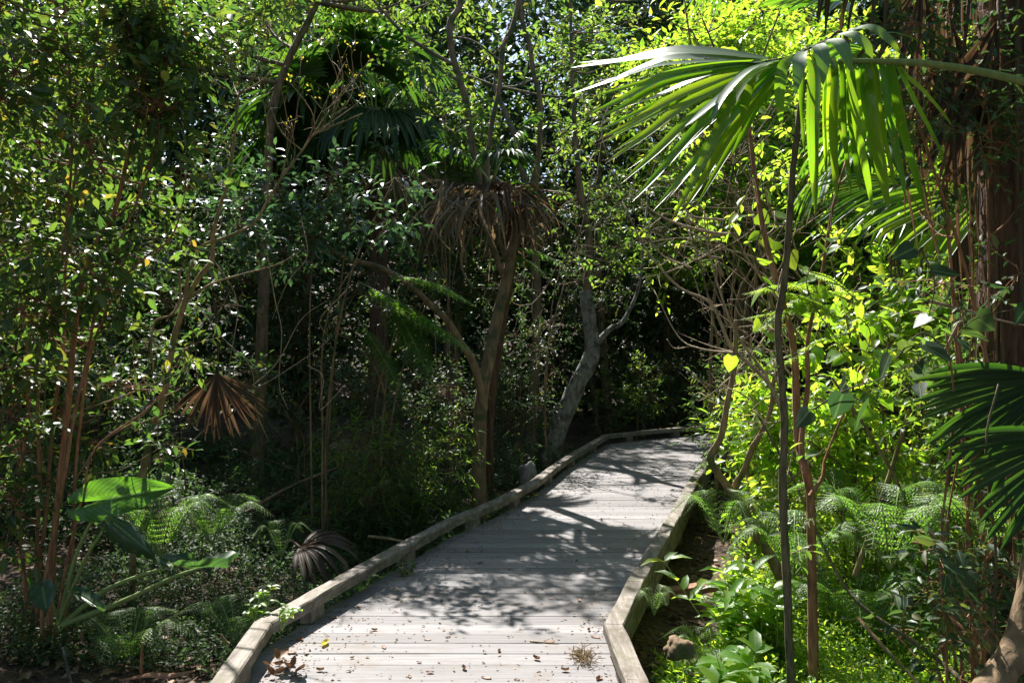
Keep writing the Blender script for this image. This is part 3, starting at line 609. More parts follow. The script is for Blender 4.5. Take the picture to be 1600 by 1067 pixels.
# the big lit frond: its palm stands just outside the right edge
hub = at(1275, 82, 3.35)
pr_ = thing('fan_palm', (2.75, 3.0, GZ), 'fan palm whose huge sunlit frond reaches in from the upper right', 'palm')
m = MB(); tube(m, catmull([(2.75, 3.0, GZ-.1), (2.78, 3.02, 1.0), (2.72, 3.0, 2.25)], 10), .13, .12, 14, .15); m.build('trunk', BARK['palm'], pr_)
m = MB(); tube(m, catmull([(2.72, 3.0, 2.3), at(1600, 128, 3.3), at(1458, 101, 3.32), at(1380, 97, 3.34), at(1310, 96, 3.35)], 6), .019, .011, 8); m.build('petiole', BARK['petiole'], pr_)
fr = MB(); sh = MB()
up1 = (-.42, -.86, .28); up0 = (-.36, -.57, .74)
for (x0, y0, d0, xm, ym, dm, x1, y1, d1, w_) in [
    (1190, 90, 3.34, 1050, 78, 3.5, 893, 106, 3.75, .060), (1185, 95, 3.34, 1040, 92, 3.45, 896, 146, 3.6, .052), (1200, 92, 3.33, 1060, 84, 3.5, 905, 98, 3.8, .05), (1190, 96, 3.32, 1060, 108, 3.42, 960, 138, 3.55, .045), (1195, 97, 3.32, 1090, 122, 3.4, 985, 165, 3.5, .042),
    (1190, 97, 3.34, 1040, 120, 3.25, 914, 182, 3.1, .046), (1195, 98, 3.34, 1040, 130, 3.24, 925, 190, 3.08, .044), (1200, 100, 3.34, 1060, 150, 3.22, 930, 222, 3.05, .046),
    (1205, 100, 3.34, 1070, 165, 3.2, 945, 256, 3.02, .048), (1210, 101, 3.34, 1080, 185, 3.18, 970, 287, 3.0, .046), (1215, 101, 3.34, 1090, 200, 3.17, 987, 316, 2.98, .046),
    (1220, 101, 3.34, 1120, 210, 3.16, 1020, 330, 2.97, .042), (1225, 100, 3.34, 1135, 220, 3.18, 1062, 338, 3.0, .042), (1180, 96, 3.34, 1030, 102, 3.3, 930, 128, 3.2, .036),
    (1232, 99, 3.35, 1150, 180, 3.28, 1090, 262, 3.2, .040), (1236, 98, 3.35, 1180, 170, 3.32, 1140, 250, 3.26, .040)]:
    strip(sh if y1 < 170 else fr, [at(x0, y0, d0), at((x0+xm)/2, (y0+ym)/2-3, (d0+dm)/2), at(xm, ym, dm), at((xm+x1)/2, (ym+y1)/2+2, (dm+d1)/2), at(x1, y1, d1)], w_*(1.05 if y1 < 170 else .92), up0 if y1 < 170 else up1, fold=.3 if y1 > 170 else .08, n=16, w0=.45, wp=.4)
for pts, w_, n_ in [
    ([(1205, 97, 3.3), (1160, 125, 3.2), (1110, 165, 3.1), (1070, 198, 3.02)], .036, (-.3, -.2, .93)), ([(1215, 95, 3.3), (1170, 110, 3.18), (1130, 150, 3.1), (1108, 198, 3.05)], .034, (-.3, -.3, .9)),
    ([(1222, 97, 3.3), (1160, 130, 3.15), (1110, 230, 3.05), (1046, 352, 3.0)], .042, (-.5, -.8, .35)), ([(1225, 95, 3.3), (1180, 120, 3.2), (1165, 160, 3.18), (1160, 205, 3.16)], .036, (-.5, -.8, .3)),
    ([(1240, 88, 3.33), (1223, 105, 3.24), (1218, 150, 3.2), (1221, 202, 3.2)], .038, (-.1, -1, .25)), ([(1258, 80, 3.33), (1250, 88, 3.24), (1248, 115, 3.2), (1243, 148, 3.19)], .045, (-.3, -.6, .75)),
    ([(1272, 72, 3.33), (1280, 74, 3.22), (1287, 100, 3.18), (1286, 134, 3.17)], .046, (.3, -.6, .75)), ([(1290, 64, 3.33), (1308, 66, 3.22), (1322, 86, 3.18), (1331, 115, 3.17)], .042, (.4, -.5, .8)),
    ([(1305, 56, 3.34), (1330, 54, 3.24), (1352, 70, 3.2), (1364, 93, 3.19)], .040, (.3, -.4, .85)), ([(1325, 48, 3.35), (1360, 43, 3.27), (1388, 62, 3.23), (1410, 87, 3.22)], .036, (.2, -.4, .85)),
    ([(1360, 56, 3.4), (1400, 52, 3.45), (1440, 68, 3.5), (1475, 95, 3.5)], .03, (.2, -.3, .9))]:
    strip(fr if n_[1] < -.75 else sh, atl(pts, 3.3), w_*1.15, n_ if n_[1] < -.75 else up0, fold=.15, n=14, w0=.4, wp=.45)
for k in range(9):   # finer leaflets between the broad ones
    u = (k+.5)/9; x1, y1 = 905+u*u*190+random.uniform(-8, 12), 150+u*190+random.uniform(-8, 8)
    strip(fr, [at(1200+u*30, 96, 3.36), at((1215+x1)/2+10, (96+y1)/2-14+u*4, 3.34), at(x1, y1, 3.2)], .03, (-.42, -.8, .4), fold=.35, n=14, w0=.4, wp=.4)
fr.build('blade', LEAF['hero'], pr_); sh.build('sheen_blade', LEAF['sheen'], pr_)
fr = MB(); alt = 0
for x0, x1, y1, d1, w_ in [(1262, 1269, 300, 3.25, .050), (1275, 1275, 338, 3.3, .054), (1290, 1290, 270, 3.45, .034), (1302, 1308, 318, 3.38, .046), (1318, 1364, 335, 3.25, .052), (1325, 1345, 300, 3.42, .044),
                           (1342, 1385, 290, 3.5, .05), (1352, 1390, 332, 3.22, .060), (1372, 1416, 315, 3.32, .044), (1385, 1446, 328, 3.4, .044), (1330, 1352, 225, 3.5, .04), (1300, 1322, 240, 3.5, .04), (1395, 1475, 250, 3.5, .036),
                           (1250, 1258, 240, 3.5, .032), (1283, 1292, 290, 3.45, .028), (1312, 1330, 310, 3.48, .03), (1338, 1362, 260, 3.45, .028), (1362, 1400, 300, 3.45, .03), (1400, 1490, 200, 3.5, .025)]:
    y0 = 92; strip(fr, [at(x0, y0, 3.36), at(x0+(x1-x0)*.12+4, y0+25, 3.33), at(x0+(x1-x0)*.45, y0+(y1-y0)*.45, (3.33+d1)/2-.03), at(x0+(x1-x0)*.8, y0+(y1-y0)*.78, d1), at(x1, y1, d1)],
                   w_*(.70, 1.2)[alt % 2], ((random.uniform(-.3, .4), -1, .1), (random.uniform(-2.6, -1.7), -.75, .25))[alt % 2], fold=.3, n=16, w0=.35, wp=.45); alt += 1
fr.build('drooping_blade', LEAF['hero'], pr_)
m = MB(); tube(m, catmull(atl([(1330, 96), (1322, 60), (1310, 50), (1296, 61), (1269, 74), (1229, 90), (1178, 97), (1100, 92)], 3.345), 5), .008, .003, 7); m.build('rib', BARK['olive'], pr_)
for k in (0, 1, 4):   # crown fronds around and above, mostly past the frame edge
    a = R(-40+65*(k % 3)); d = np.array([math.cos(a), math.sin(a)*.8, .5]); frond(pr_, (2.72, 3.0, 2.3), np.array([2.72, 3.0, 2.35])+d*.8, (0, 0, 1), .8)

#BIG
c = np.array(at(1588, 0, 4.4)); g0 = (c[0], 4.4, GZ)
big = thing('fibrous_palm', g0, 'thick shaggy red-brown palm trunk at the right edge with dead fronds hanging around it', 'palm')
m = MB(); tube(m, catmull([(c[0], 4.4, GZ-.1), (c[0]+.01, 4.4, 1), (c[0]-.01, 4.42, 2.4), (c[0]-.02, 4.42, 4.6)], 26), .185, .165, 26, .16); m.build('trunk', BARK['palm'], big)
m = MB()
for k in range(170):
    a = random.uniform(0, 6.28); z = random.uniform(GZ, 4.4); L_ = random.uniform(.3, 1.1); r_ = .185+random.uniform(0, .035)
    p0 = np.array([c[0]+math.cos(a)*r_, 4.41+math.sin(a)*r_, z+L_/2]); p1 = p0+[math.cos(a)*random.uniform(-.01, .03), math.sin(a)*random.uniform(-.01, .03), -L_]
    strip(m, [p0, (p0+p1)/2+[random.uniform(-.02, .02), 0, 0], p1], random.uniform(.008, .03), (math.cos(a), math.sin(a), 0), n=8, fold=.3)
m.build('bark_fibres', LEAF['rust'], big)
for k, (x0, y0, x1, y1, dd) in enumerate([(1530, -160, 1488, 40, 4.2), (1500, -180, 1440, -30, 4.3), (1540, -160, 1505, 90, 4.0), (1560, -150, 1560, 30, 3.9)]):
    frond(big, at(x0, y0, 4.4), at(x1, y1, dd), (random.uniform(-.5, .5), -1, .1), .68, leaf='rust', name='dead_frond', fwd=unit([random.uniform(-.35, .1), random.uniform(-.2, .2), -1]), spread=24, n=13, wseg=.03, jit=.12, droop=.08)
m = MB()   # long hanging dead strips beside the trunk
for k in range(18):
    x = random.uniform(1395, 1535); y0 = random.uniform(-80, 120); L_ = random.uniform(180, 420); d_ = random.uniform(3.9, 4.7)
    strip(m, [at(x, y0, d_), at(x+random.uniform(-15, 25), y0+L_*.5, d_), at(x+random.uniform(-30, 40), y0+L_, d_)], random.uniform(.008, .03), (random.uniform(-1, 1), -1, 0), n=10, fold=.5)
for k in range(12):
    x = random.uniform(1270, 1400); y0 = random.uniform(-90, 0); d_ = random.uniform(4.0, 4.6)
    strip(m, [at(x+30, y0-40, d_), at(x, y0+40, d_), at(x-8, y0+random.uniform(70, 130), d_)], random.uniform(.015, .035), (random.uniform(-1, 1), -1, 0), n=8, fold=.4)
m.build('dead_strips', LEAF['rust'], big)
frond(big, (c[0]-.02, 4.42, 4.6), (1.75, 4.6, 4.3), (0, 0, 1), .9, fwd=unit((-1, 0, -.55)), spread=75, n=30, wseg=.06)  # unseen frond pair added to cast shade on the drooping blades
frond(big, (c[0]-.02, 4.42, 4.6), (1.62, 4.3, 3.98), (0, 0, 1), .85, fwd=unit((-1, -.1, -.7)), spread=95, n=32, wseg=.06)
for k in range(8):
    a = k*2.4; frond(big, (c[0]-.02, 4.42, 4.6), np.array([c[0], 4.42, 4.75])+np.array([math.cos(a), math.sin(a), .45])*.8, (0, 0, 1), .9)
# sunlit fan fronds behind the hanging leaflets
c = at(1420, 20, 6.6); p3 = palm('fan_palm', 'small fan palm with bright fans behind the hanging dead strips, upper right', (c[0]+.5, 6.8, 3.2), (c[0]+.5, 6.8, GZ), .09, 10, 2, Rr=.8, pet=.8, seed=21, skirt='rust')
frond(p3, (c[0]+.5, 6.8, 3.2), at(1330, 20, 6.2), (-.2, -.4, .9), .75, fwd=(-1, -.2, .15), spread=60, n=24, droop=.2)
frond(p3, (c[0]+.5, 6.8, 2.6), at(1560, 300, 5.4), (-.2, -.7, .7), .95, leaf='bright', fwd=(-1, -.1, -.32), spread=34, n=16, droop=.15)
frond(p3, (c[0]+.5, 6.8, 2.6), at(1440, 290, 5.9), (.1, -.5, .85), .8, fwd=(-.9, -.2, -.35), spread=55, n=22, droop=.2)
# dark palm seedling, lower right
b = (2.35, 3.45, GZ); p4 = thing('young_fan_palm', b, 'dark low fan palm with narrow fingers fanning down at the right edge', 'palm')
for hx, hy, hd, fw, rr_ in ((1655, 590, 3.6, (-.9, -.1, -1), .64), (1690, 680, 3.3, (-.7, -.1, -1), .55)):
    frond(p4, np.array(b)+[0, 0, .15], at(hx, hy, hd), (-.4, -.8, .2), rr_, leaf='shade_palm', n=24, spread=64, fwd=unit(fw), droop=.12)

# ------------------------------------------------------------------ right side stems
STEMS = {}
def stick(name, label, pts, d0, d1, r0, r1, bark, cat='sapling', sides=9, lump=.12, extra=None, **k):
    P = atl(pts, d0, d1); root = thing(name, (P[0][0], P[0][1], min(P[0][2], P[-1][2])), label, cat)
    m = MB(); Q_ = catmull(P, 7); STEMS[root.name] = [Q_]; tube(m, Q_, r0, r1, sides, lump, **k); m.build('trunk', BARK[bark], root)
    if extra: extra(root)
    return root
def br(root, pts, d0, d1, r0, r1, bark, name='branch'):
    m = MB(); Q_ = catmull(atl(pts, d0, d1), 6); STEMS.setdefault(root.name, []).append(Q_); tube(m, Q_, r0, r1, 7, .1); m.build(name, BARK[bark], root)
def addfol(root, clumps, leaf, L=.07, nl=6, slen=.2, wid=.55, tpl=OVATE, bark='twig', **k):
    w = MB(); f = MB(); limbs_to(w, STEMS[root.name], [c_[0] for c_ in clumps], .006); clump_fol(f, clumps, nl, slen, L, L*wid, tpl, w, **k); f.build('foliage', LEAF[leaf], root); w.build('twigs', BARK[bark], root)
s1 = stick('sapling', 'slim dark green-grey stem rising straight past the big frond', [(1238, 1180), (1235, 1067), (1228, 900), (1222, 760), (1225, 660), (1218, 560), (1215, 500), (1225, 440), (1234, 330), (1240, 250), (1256, 125)], 3.9, 3.7, .0185, .012, 'olive', lump=.35)
addfol(s1, cpx([(1250, 180, 16, 3), (1222, 420, 18, 4), (1212, 560, 16, 3), (1240, 700, 18, 3), (1222, 860, 20, 4)], 3.9, .1), 'mid', L=.06, nl=4, slen=.12)
s2 = stick('sapling', 'red-brown twisted stem beside the slim dark stem, forking above', [(1272, 1180), (1270, 1067), (1268, 900), (1265, 770), (1247, 690), (1243, 600), (1238, 530), (1212, 434), (1195, 370), (1183, 300), (1170, 200), (1160, 140)], 4.3, 4.6, .027, .008, 'red', lump=.25)
br(s2, [(1258, 740), (1252, 690), (1262, 600), (1262, 530), (1282, 440), (1300, 330), (1322, 250)], 4.3, 4.6, .017, .006, 'red')
br(s2, [(1265, 775), (1285, 745), (1290, 715), (1320, 640)], 4.3, 4.4, .012, .006, 'red')
addfol(s2, cpx([(1180, 280, 34, 10), (1200, 400, 30, 12), (1175, 180, 30, 12), (1300, 320, 30, 9), (1330, 250, 30, 9), (1210, 330, 24, 10)], 4.6, .2), 'bright', L=.085, nl=5, slen=.22)
s3 = stick('bare_shrub', 'bare tan shrub with a V fork beside the right kerb and tangled pale twigs', [(1222, 905), (1200, 862), (1178, 832), (1165, 800), (1144, 769), (1123, 741), (1110, 714), (1127, 680), (1138, 620), (1148, 569), (1150, 500)], 6.0, 5.6, .042, .014, 'tan', lump=.1)
br(s3, [(1145, 769), (1153, 750), (1161, 738), (1175, 700), (1187, 680), (1205, 637), (1208, 600), (1222, 540)], 5.9, 5.6, .028, .012, 'tan')
br(s3, [(1165, 800), (1170, 760), (1168, 725), (1185, 690)], 6.1, 6.3, .022, .010, 'tan')
br(s3, [(1168, 804), (1200, 780), (1230, 755), (1290, 700)], 6.0, 5.6, .012, .006, 'tan')
br(s3, [(1222, 640), (1202, 600), (1171, 569), (1141, 539), (1111, 475), (1060, 448), (1010, 390), (975, 320)], 5.6, 5.8, .017, .005, 'twig')
br(s3, [(1200, 590), (1150, 520), (1120, 440), (1105, 380), (1100, 330)], 5.6, 5.8, .010, .004, 'twig')
br(s3, [(1141, 367), (1110, 363), (1060, 350), (1020, 330), (980, 290)], 5.8, 5.9, .013, .004, 'twig')
tg = MB()
for k in range(84):
    d_ = random.uniform(5.5, 6.9); x = random.uniform(1080, 1260); y_ = random.uniform(300, 720); a = R(random.gauss(150, 42)); L_ = random.uniform(70, 230); sag = random.uniform(-35, 50)
    q = [(x, y_), (x+L_*.35*math.cos(a)+random.gauss(0, 8), y_-L_*.35*math.sin(a)-sag*.7), (x+L_*.7*math.cos(a)+random.gauss(0, 10), y_-L_*.7*math.sin(a)-sag), (x+L_*math.cos(a), y_-L_*math.sin(a)-sag*.3+random.gauss(0, 14))]
    if q[-1][0] < 955 or (q[-1][0] < 1085 and q[-1][1] > 470): continue
    P = catmull(atl(q, d_, d_+random.uniform(-.4, .4)), 5); r_ = random.choice((.0035, .0045, .006, .009)); tube(tg, P, r_, r_*.3, 5)
    for s_ in range(random.randint(1, 4)):
        i_ = random.randrange(3, len(P)-1); t_ = unit(P[i_]-P[i_-1]); dv = unit(t_+rng.normal(size=3)*.6); l2 = random.uniform(.08, .32); e = P[i_]+dv*l2+[0, 0, random.uniform(-.03, .06)]
        tube(tg, catmull([P[i_], P[i_]+dv*l2*.5+rng.normal(size=3)*.015, e], 4), r_*.5, r_*.18, 4)
        if random.random() < .6: tube(tg, [P[i_]+dv*l2*.5, P[i_]+dv*l2*.5+rng.normal(size=3)*.05], r_*.3, r_*.12, 3)
tg.build('tangled_twigs', BARK['twig'], s3)
addfol(s3, cpx([(1105, 460, 36, 10), (1150, 420, 30, 8), (1060, 520, 30, 6), (1160, 560, 30, 8), (1120, 640, 26, 10), (1175, 640, 26, 8)], 5.9, .4), 'mid', L=.05, nl=5, slen=.16)
s4 = stick('leaning_sapling', 'thin dark stem leaning down to the right across the bright ground cover', [(1555, 1120), (1500, 1060), (1440, 1010), (1340, 940), (1290, 860), (1240, 750), (1180, 640)], 3.6, 5.0, .013, .006, 'olive')
stick('leaning_sapling', 'brown stem crossing the bright ferns from upper left to lower right', [(1500, 1150), (1470, 1000), (1440, 860), (1405, 760), (1360, 680), (1300, 590)], 4.4, 4.8, .012, .007, 'brown')
stick('leaning_sapling', 'yellowish stem slanting up between the two ferns', [(1335, 900), (1370, 800), (1400, 710), (1420, 640)], 5.0, 5.0, .016, .010, 'tan')
stick('fallen_branch', 'pale broken stick slanting through the ground cover at the lower right', [(1340, 965), (1380, 1010), (1430, 1062), (1450, 1090)], 4.2, 3.8, .010, .008, 'tan', cat='stick')
stick('curved_limb', 'thick smooth brown limb curving out of the lower right corner', [(1500, 1130), (1545, 1075), (1580, 1030), (1606, 960), (1625, 860)], 3.0, 3.2, .05, .055, 'brown', cat='tree limb', sides=14)
for k, (lab, pts, d_) in enumerate([('first of the three thin upright stems before the lower right limb', [(1480, 1150), (1478, 1000), (1470, 850), (1490, 640), (1478, 520)], 3.7),
                       ('reddish thin upright stem in the lower right, next to the dark round leaf', [(1500, 1150), (1490, 1010), (1470, 900), (1482, 800), (1500, 700)], 3.9),
                       ('greenish thin upright stem nearest the lower right limb', [(1552, 1150), (1550, 1000), (1556, 870), (1540, 700), (1560, 600)], 3.4)]):
    stick('slender_sapling', lab, pts, d_, d_, .007, .004, ('red', 'red', 'olive')[k])

# ------------------------------------------------------------------ mid distance trees
b = at(752, 840, 8.3)
ft = thing('forked_tree', (b[0], b[1], GZ), 'brown tree forking low beside the left kerb, one arm leaning left', 'tree')
m = MB(); tube(m, catmull(atl([(752, 845), (749, 760), (749, 708), (753, 620), (766, 552), (780, 485), (793, 434), (800, 390), (812, 345), (827, 304), (840, 262)], 8.3, 9.0), 7), .078, .04, 14, .12); m.build('trunk', BARK['brown'], ft)
br(ft, [(755, 640), (751, 612), (739, 566), (716, 529), (699, 502), (672, 475), (631, 438), (591, 417), (543, 404), (500, 380)], 8.25, 8.0, .048, .018, 'brown')
br(ft, [(790, 440), (775, 400), (752, 330), (748, 267), (739, 236), (729, 162), (716, 118), (705, 74), (704, 34), (719, 7), (722, -60)], 8.7, 9.0, .034, .036, 'brown')
br(ft, [(795, 420), (768, 330), (762, 250), (771, 182), (781, 135), (786, 74), (800, 44), (810, 0), (812, -80)], 8.75, 9.1, .025, .027, 'brown')
br(ft, [(838, 300), (845, 169), (834, 118), (827, 68), (813, 20), (812, -40)], 9.0, 9.1, .025, .027, 'brown')
br(ft, [(705, 100), (640, 60), (600, 20), (560, -30)], 8.6, 8.9, .02, .012, 'brown')
br(ft, [(786, 100), (740, 65), (700, 60), (640, 75)], 8.7, 8.9, .012, .007, 'brown')
FOLS = cpx(grid_clumps(610, 900, -30, 120, 62, 36, 34, skip=.15)+[(690, 190, 26, 14), (730, 200, 30, 20), (860, 170, 36, 24), (880, 230, 34, 24)], 8.9, .5)
w = MB(); f = MB(); limbs_to(w, STEMS[ft.name], [c_[0] for c_ in FOLS], .01); clump_fol(f, FOLS, 6, .24, .085, .045, OVATE, w); f.build('foliage', LEAF['mid'], ft); w.build('twigs', BARK['brown'], ft)
gt = thing('leaning_tree', (at(860, 700, 10.8)[0], 10.8, GZ), 'grey leaning tree trunk with a broken side branch beyond the left kerb', 'tree')
m = MB(); tube(m, catmull(atl([(845, 790), (862, 705), (880, 650), (903, 600), (924, 555), (922, 510), (915, 455)], 10.8, 11.0), 7), .135, .08, 16, .2, flare=.3); m.build('trunk', BARK['grey'], gt)
br(gt, [(916, 462), (921, 380), (905, 280), (895, 140), (890, -40)], 11.0, 11.2, .06, .016, 'brown')
br(gt, [(922, 548), (940, 528), (956, 512), (975, 500), (1000, 440), (1010, 330)], 10.9, 11.1, .05, .016, 'grey')
w = MB(); f = MB(); GC = cpx(grid_clumps(860, 1080, -40, 200, 60, 34, 34, skip=.1), 11.3, .9); STEMS[gt.name].append(catmull(atl([(921, 380), (905, 280), (895, 140), (890, -40)], 11.1), 6)); limbs_to(w, STEMS[gt.name], [c_[0] for c_ in GC], .012); clump_fol(f, GC, 6, .26, .095, .05, OVATE, w); f.build('foliage', LEAF['mid'], gt); w.build('twigs', BARK['brown'], gt)

# shrubs filling the dark left bank and the middle (measured clumps, each its own plant)
def bush(name, label, cl, d, leaf='dark', L=.06, dj=.5, bark='brown', nl=7, slen=.2, wid=.5, tpl=OVATE, nstem=4, den=1., name_s='stem', group=None, r=.014, droop=.25):
    C = cpx(cl, d, dj, den); cx = np.mean([c_[0][0] for c_ in C]); 
    bx = cx
    if on_deck(np.array(cx), np.array(d), .35): l_, r_2 = float(interp(DL, d)), float(interp(DR, d)); bx = l_-.5 if cx-l_ < r_2-cx and d < 12.4 else (r_2+.5 if d < 12 else cx); d = d if d < 12 else max(d, 15.6)
    g = (bx, d, ground_at(bx, d)-.03); st = []
    idx = np.random.default_rng(len(cl)+int(cx*10) & 255).choice(len(C), min(nstem, len(C)), replace=False)
    for k in idx:
        c_ = C[k][0]
        if on_deck(c_[0], c_[1], .2) and c_[2] < 2.6: continue
        b_ = np.array(g)+[random.uniform(-.2, .2), random.uniform(-.1, .1), 0]
        if c_[2] < g[2]+.2: continue
        hh = c_[2]-g[2]; st.append(([b_, b_*.7+c_*.3+[random.gauss(0, .14)*hh, random.gauss(0, .1), .05*hh], b_*.35+c_*.65+[random.gauss(0, .12)*hh, random.gauss(0, .1), .08*hh], c_], r*random.uniform(.5, 1.1), r*.35)); Z_ = st[-1][0]; Z_[1][0] = b_[0]*.92+Z_[1][0]*.08; Z_[2][0] = b_[0]*.7+Z_[2][0]*.3
    return plant(name, label, 'shrub' if 'tree' not in name else 'tree', g, st, C, leaf, bark, L=L, nl=nl, slen=slen, wid=wid, tpl=tpl, stem_name=name_s, limb_r=r*.45, group=group, droop=droop)
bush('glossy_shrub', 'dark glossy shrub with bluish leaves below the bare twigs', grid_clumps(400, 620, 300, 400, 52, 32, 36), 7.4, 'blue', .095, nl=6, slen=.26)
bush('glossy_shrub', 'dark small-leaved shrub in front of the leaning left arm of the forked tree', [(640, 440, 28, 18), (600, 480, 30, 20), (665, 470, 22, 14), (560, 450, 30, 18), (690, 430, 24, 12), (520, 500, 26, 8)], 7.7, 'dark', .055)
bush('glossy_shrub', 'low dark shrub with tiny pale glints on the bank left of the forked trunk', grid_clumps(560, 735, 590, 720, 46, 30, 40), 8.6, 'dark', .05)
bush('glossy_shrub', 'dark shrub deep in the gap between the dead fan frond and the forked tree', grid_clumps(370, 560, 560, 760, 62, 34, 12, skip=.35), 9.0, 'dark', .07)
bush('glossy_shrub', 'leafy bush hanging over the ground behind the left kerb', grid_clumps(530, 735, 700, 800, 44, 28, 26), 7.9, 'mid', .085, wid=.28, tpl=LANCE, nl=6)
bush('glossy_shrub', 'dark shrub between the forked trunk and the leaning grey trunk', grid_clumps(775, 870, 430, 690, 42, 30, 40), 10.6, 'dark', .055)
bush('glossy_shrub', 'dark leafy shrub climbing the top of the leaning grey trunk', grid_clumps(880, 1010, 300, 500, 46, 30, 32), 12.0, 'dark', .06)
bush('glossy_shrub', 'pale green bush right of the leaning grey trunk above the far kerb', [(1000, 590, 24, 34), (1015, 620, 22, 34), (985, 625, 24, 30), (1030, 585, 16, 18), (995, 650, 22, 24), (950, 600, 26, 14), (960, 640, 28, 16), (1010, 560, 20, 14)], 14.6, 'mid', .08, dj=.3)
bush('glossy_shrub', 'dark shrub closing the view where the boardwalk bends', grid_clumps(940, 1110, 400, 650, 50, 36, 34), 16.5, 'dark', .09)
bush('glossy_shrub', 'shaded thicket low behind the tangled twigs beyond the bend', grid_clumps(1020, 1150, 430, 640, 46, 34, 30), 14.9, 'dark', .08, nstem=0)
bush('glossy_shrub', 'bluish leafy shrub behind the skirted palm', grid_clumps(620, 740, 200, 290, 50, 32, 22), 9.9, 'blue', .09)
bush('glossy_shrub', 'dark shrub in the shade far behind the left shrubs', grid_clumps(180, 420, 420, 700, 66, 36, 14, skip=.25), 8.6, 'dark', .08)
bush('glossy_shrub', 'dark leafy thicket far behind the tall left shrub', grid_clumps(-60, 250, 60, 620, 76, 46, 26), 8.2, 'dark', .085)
# right side, sunlit
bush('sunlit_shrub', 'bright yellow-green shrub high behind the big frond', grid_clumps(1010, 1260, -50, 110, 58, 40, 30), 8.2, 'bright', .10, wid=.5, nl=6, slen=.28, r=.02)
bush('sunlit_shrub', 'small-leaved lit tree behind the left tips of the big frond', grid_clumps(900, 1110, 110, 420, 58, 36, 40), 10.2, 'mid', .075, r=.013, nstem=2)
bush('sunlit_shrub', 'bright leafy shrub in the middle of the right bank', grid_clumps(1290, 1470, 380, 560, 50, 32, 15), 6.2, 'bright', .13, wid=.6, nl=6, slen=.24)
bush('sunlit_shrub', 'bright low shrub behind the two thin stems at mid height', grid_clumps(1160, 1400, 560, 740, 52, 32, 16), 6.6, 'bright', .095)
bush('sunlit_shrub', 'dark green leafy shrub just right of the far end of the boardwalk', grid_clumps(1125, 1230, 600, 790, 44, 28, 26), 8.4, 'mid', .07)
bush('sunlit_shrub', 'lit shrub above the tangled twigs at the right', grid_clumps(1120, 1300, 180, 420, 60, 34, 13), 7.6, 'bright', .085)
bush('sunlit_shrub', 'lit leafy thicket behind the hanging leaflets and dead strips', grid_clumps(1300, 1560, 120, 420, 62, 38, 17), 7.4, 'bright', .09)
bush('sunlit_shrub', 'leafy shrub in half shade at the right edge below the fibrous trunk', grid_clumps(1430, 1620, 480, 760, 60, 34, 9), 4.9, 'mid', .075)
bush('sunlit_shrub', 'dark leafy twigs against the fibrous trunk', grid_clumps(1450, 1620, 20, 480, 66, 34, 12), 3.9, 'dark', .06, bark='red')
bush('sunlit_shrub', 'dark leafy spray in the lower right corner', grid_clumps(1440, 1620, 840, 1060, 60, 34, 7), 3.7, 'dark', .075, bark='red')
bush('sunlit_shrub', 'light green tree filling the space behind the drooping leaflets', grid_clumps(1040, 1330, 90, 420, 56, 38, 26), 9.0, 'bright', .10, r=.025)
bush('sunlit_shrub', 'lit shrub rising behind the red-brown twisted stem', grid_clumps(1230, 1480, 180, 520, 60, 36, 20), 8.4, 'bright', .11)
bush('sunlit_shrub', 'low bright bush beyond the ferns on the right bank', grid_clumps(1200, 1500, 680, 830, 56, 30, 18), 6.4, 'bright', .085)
# tall thicket behind everything
protos = []
def far_tree(x, y_, h, rad, leaf, lab, L=.15, n=34, ncl=46, seed=0):
    g = np.random.default_rng(seed); C = []
    for k in range(ncl):
        u = g.random(); zm = 2.9 if leaf in ('bright', 'mid') and 13.7 < y_ < 17 and x < 8 else .5; z = GZ+zm+u*(h-zm); rr = rad*(.55+.45*math.sin(math.pi*min(1, u*.9+.1))); a = g.random()*6.28; q = rr*math.sqrt(g.random())
        C.append(((x+math.cos(a)*q, y_+math.sin(a)*q, z), (.62, .62, .5), n))
    st = [([(x, y_, GZ-.05), (x+g.uniform(-.3, .3), y_, h*.5), (x+g.uniform(-.5, .5), y_, h*.92)], .10, .03)]
    st += [([(x+g.uniform(-.3, .3), y_, GZ-.05), (x+g.uniform(-.9, .9), y_+.2, h*.35), (x+g.uniform(-1.2, 1.2), y_, h*.7)], .06, .02)]
    return plant('forest_tree', lab, 'tree', (x, y_, GZ), st, C, leaf, 'brown', L=L, nl=7, slen=.42, wid=.5, tpl=DIAM, wr=.004, limb_r=.02, shell=.1)
T = [(-6.6, 12.5, 7.6, 1.7, 'mid', 'leafy forest tree behind the tall left shrub, sunlit at the top'), (-3.6, 13.6, 7.2, 1.6, 'dark', 'leafy forest tree behind the dark fan palm'),
     (-1.2, 16.2, 7.6, 1.8, 'mid', 'leafy forest tree straight behind the skirted palm'), (3.6, 18.6, 8.4, 1.9, 'mid', 'leafy forest tree beyond the bend of the boardwalk'),
     (6.3, 12.8, 5.6, 1.8, 'bright', 'sunlit forest tree behind the bare tangled twigs'), (3.7, 13.9, 7.4, 1.6, 'bright', 'light green tree behind the left tips of the big frond'), (2.0, 16.8, 8.0, 1.5, 'mid', 'pale sunlit tree seen at the top beyond the leaning trunk'), (5.0, 15.8, 8.2, 1.7, 'bright', 'tall pale green tree at the top behind the big frond'), (9.2, 15.0, 7.2, 1.9, 'bright', 'sunlit forest tree behind the fibrous palm trunk'), (5.6, 18.5, 7.4, 1.9, 'dark', 'shaded forest tree right beyond the bend')]
for k, (x, y_, h, rd, lf, lab) in enumerate(T): far_tree(x, y_, h, rd, lf, lab, seed=40+k)
wl = MB(); N = 24000
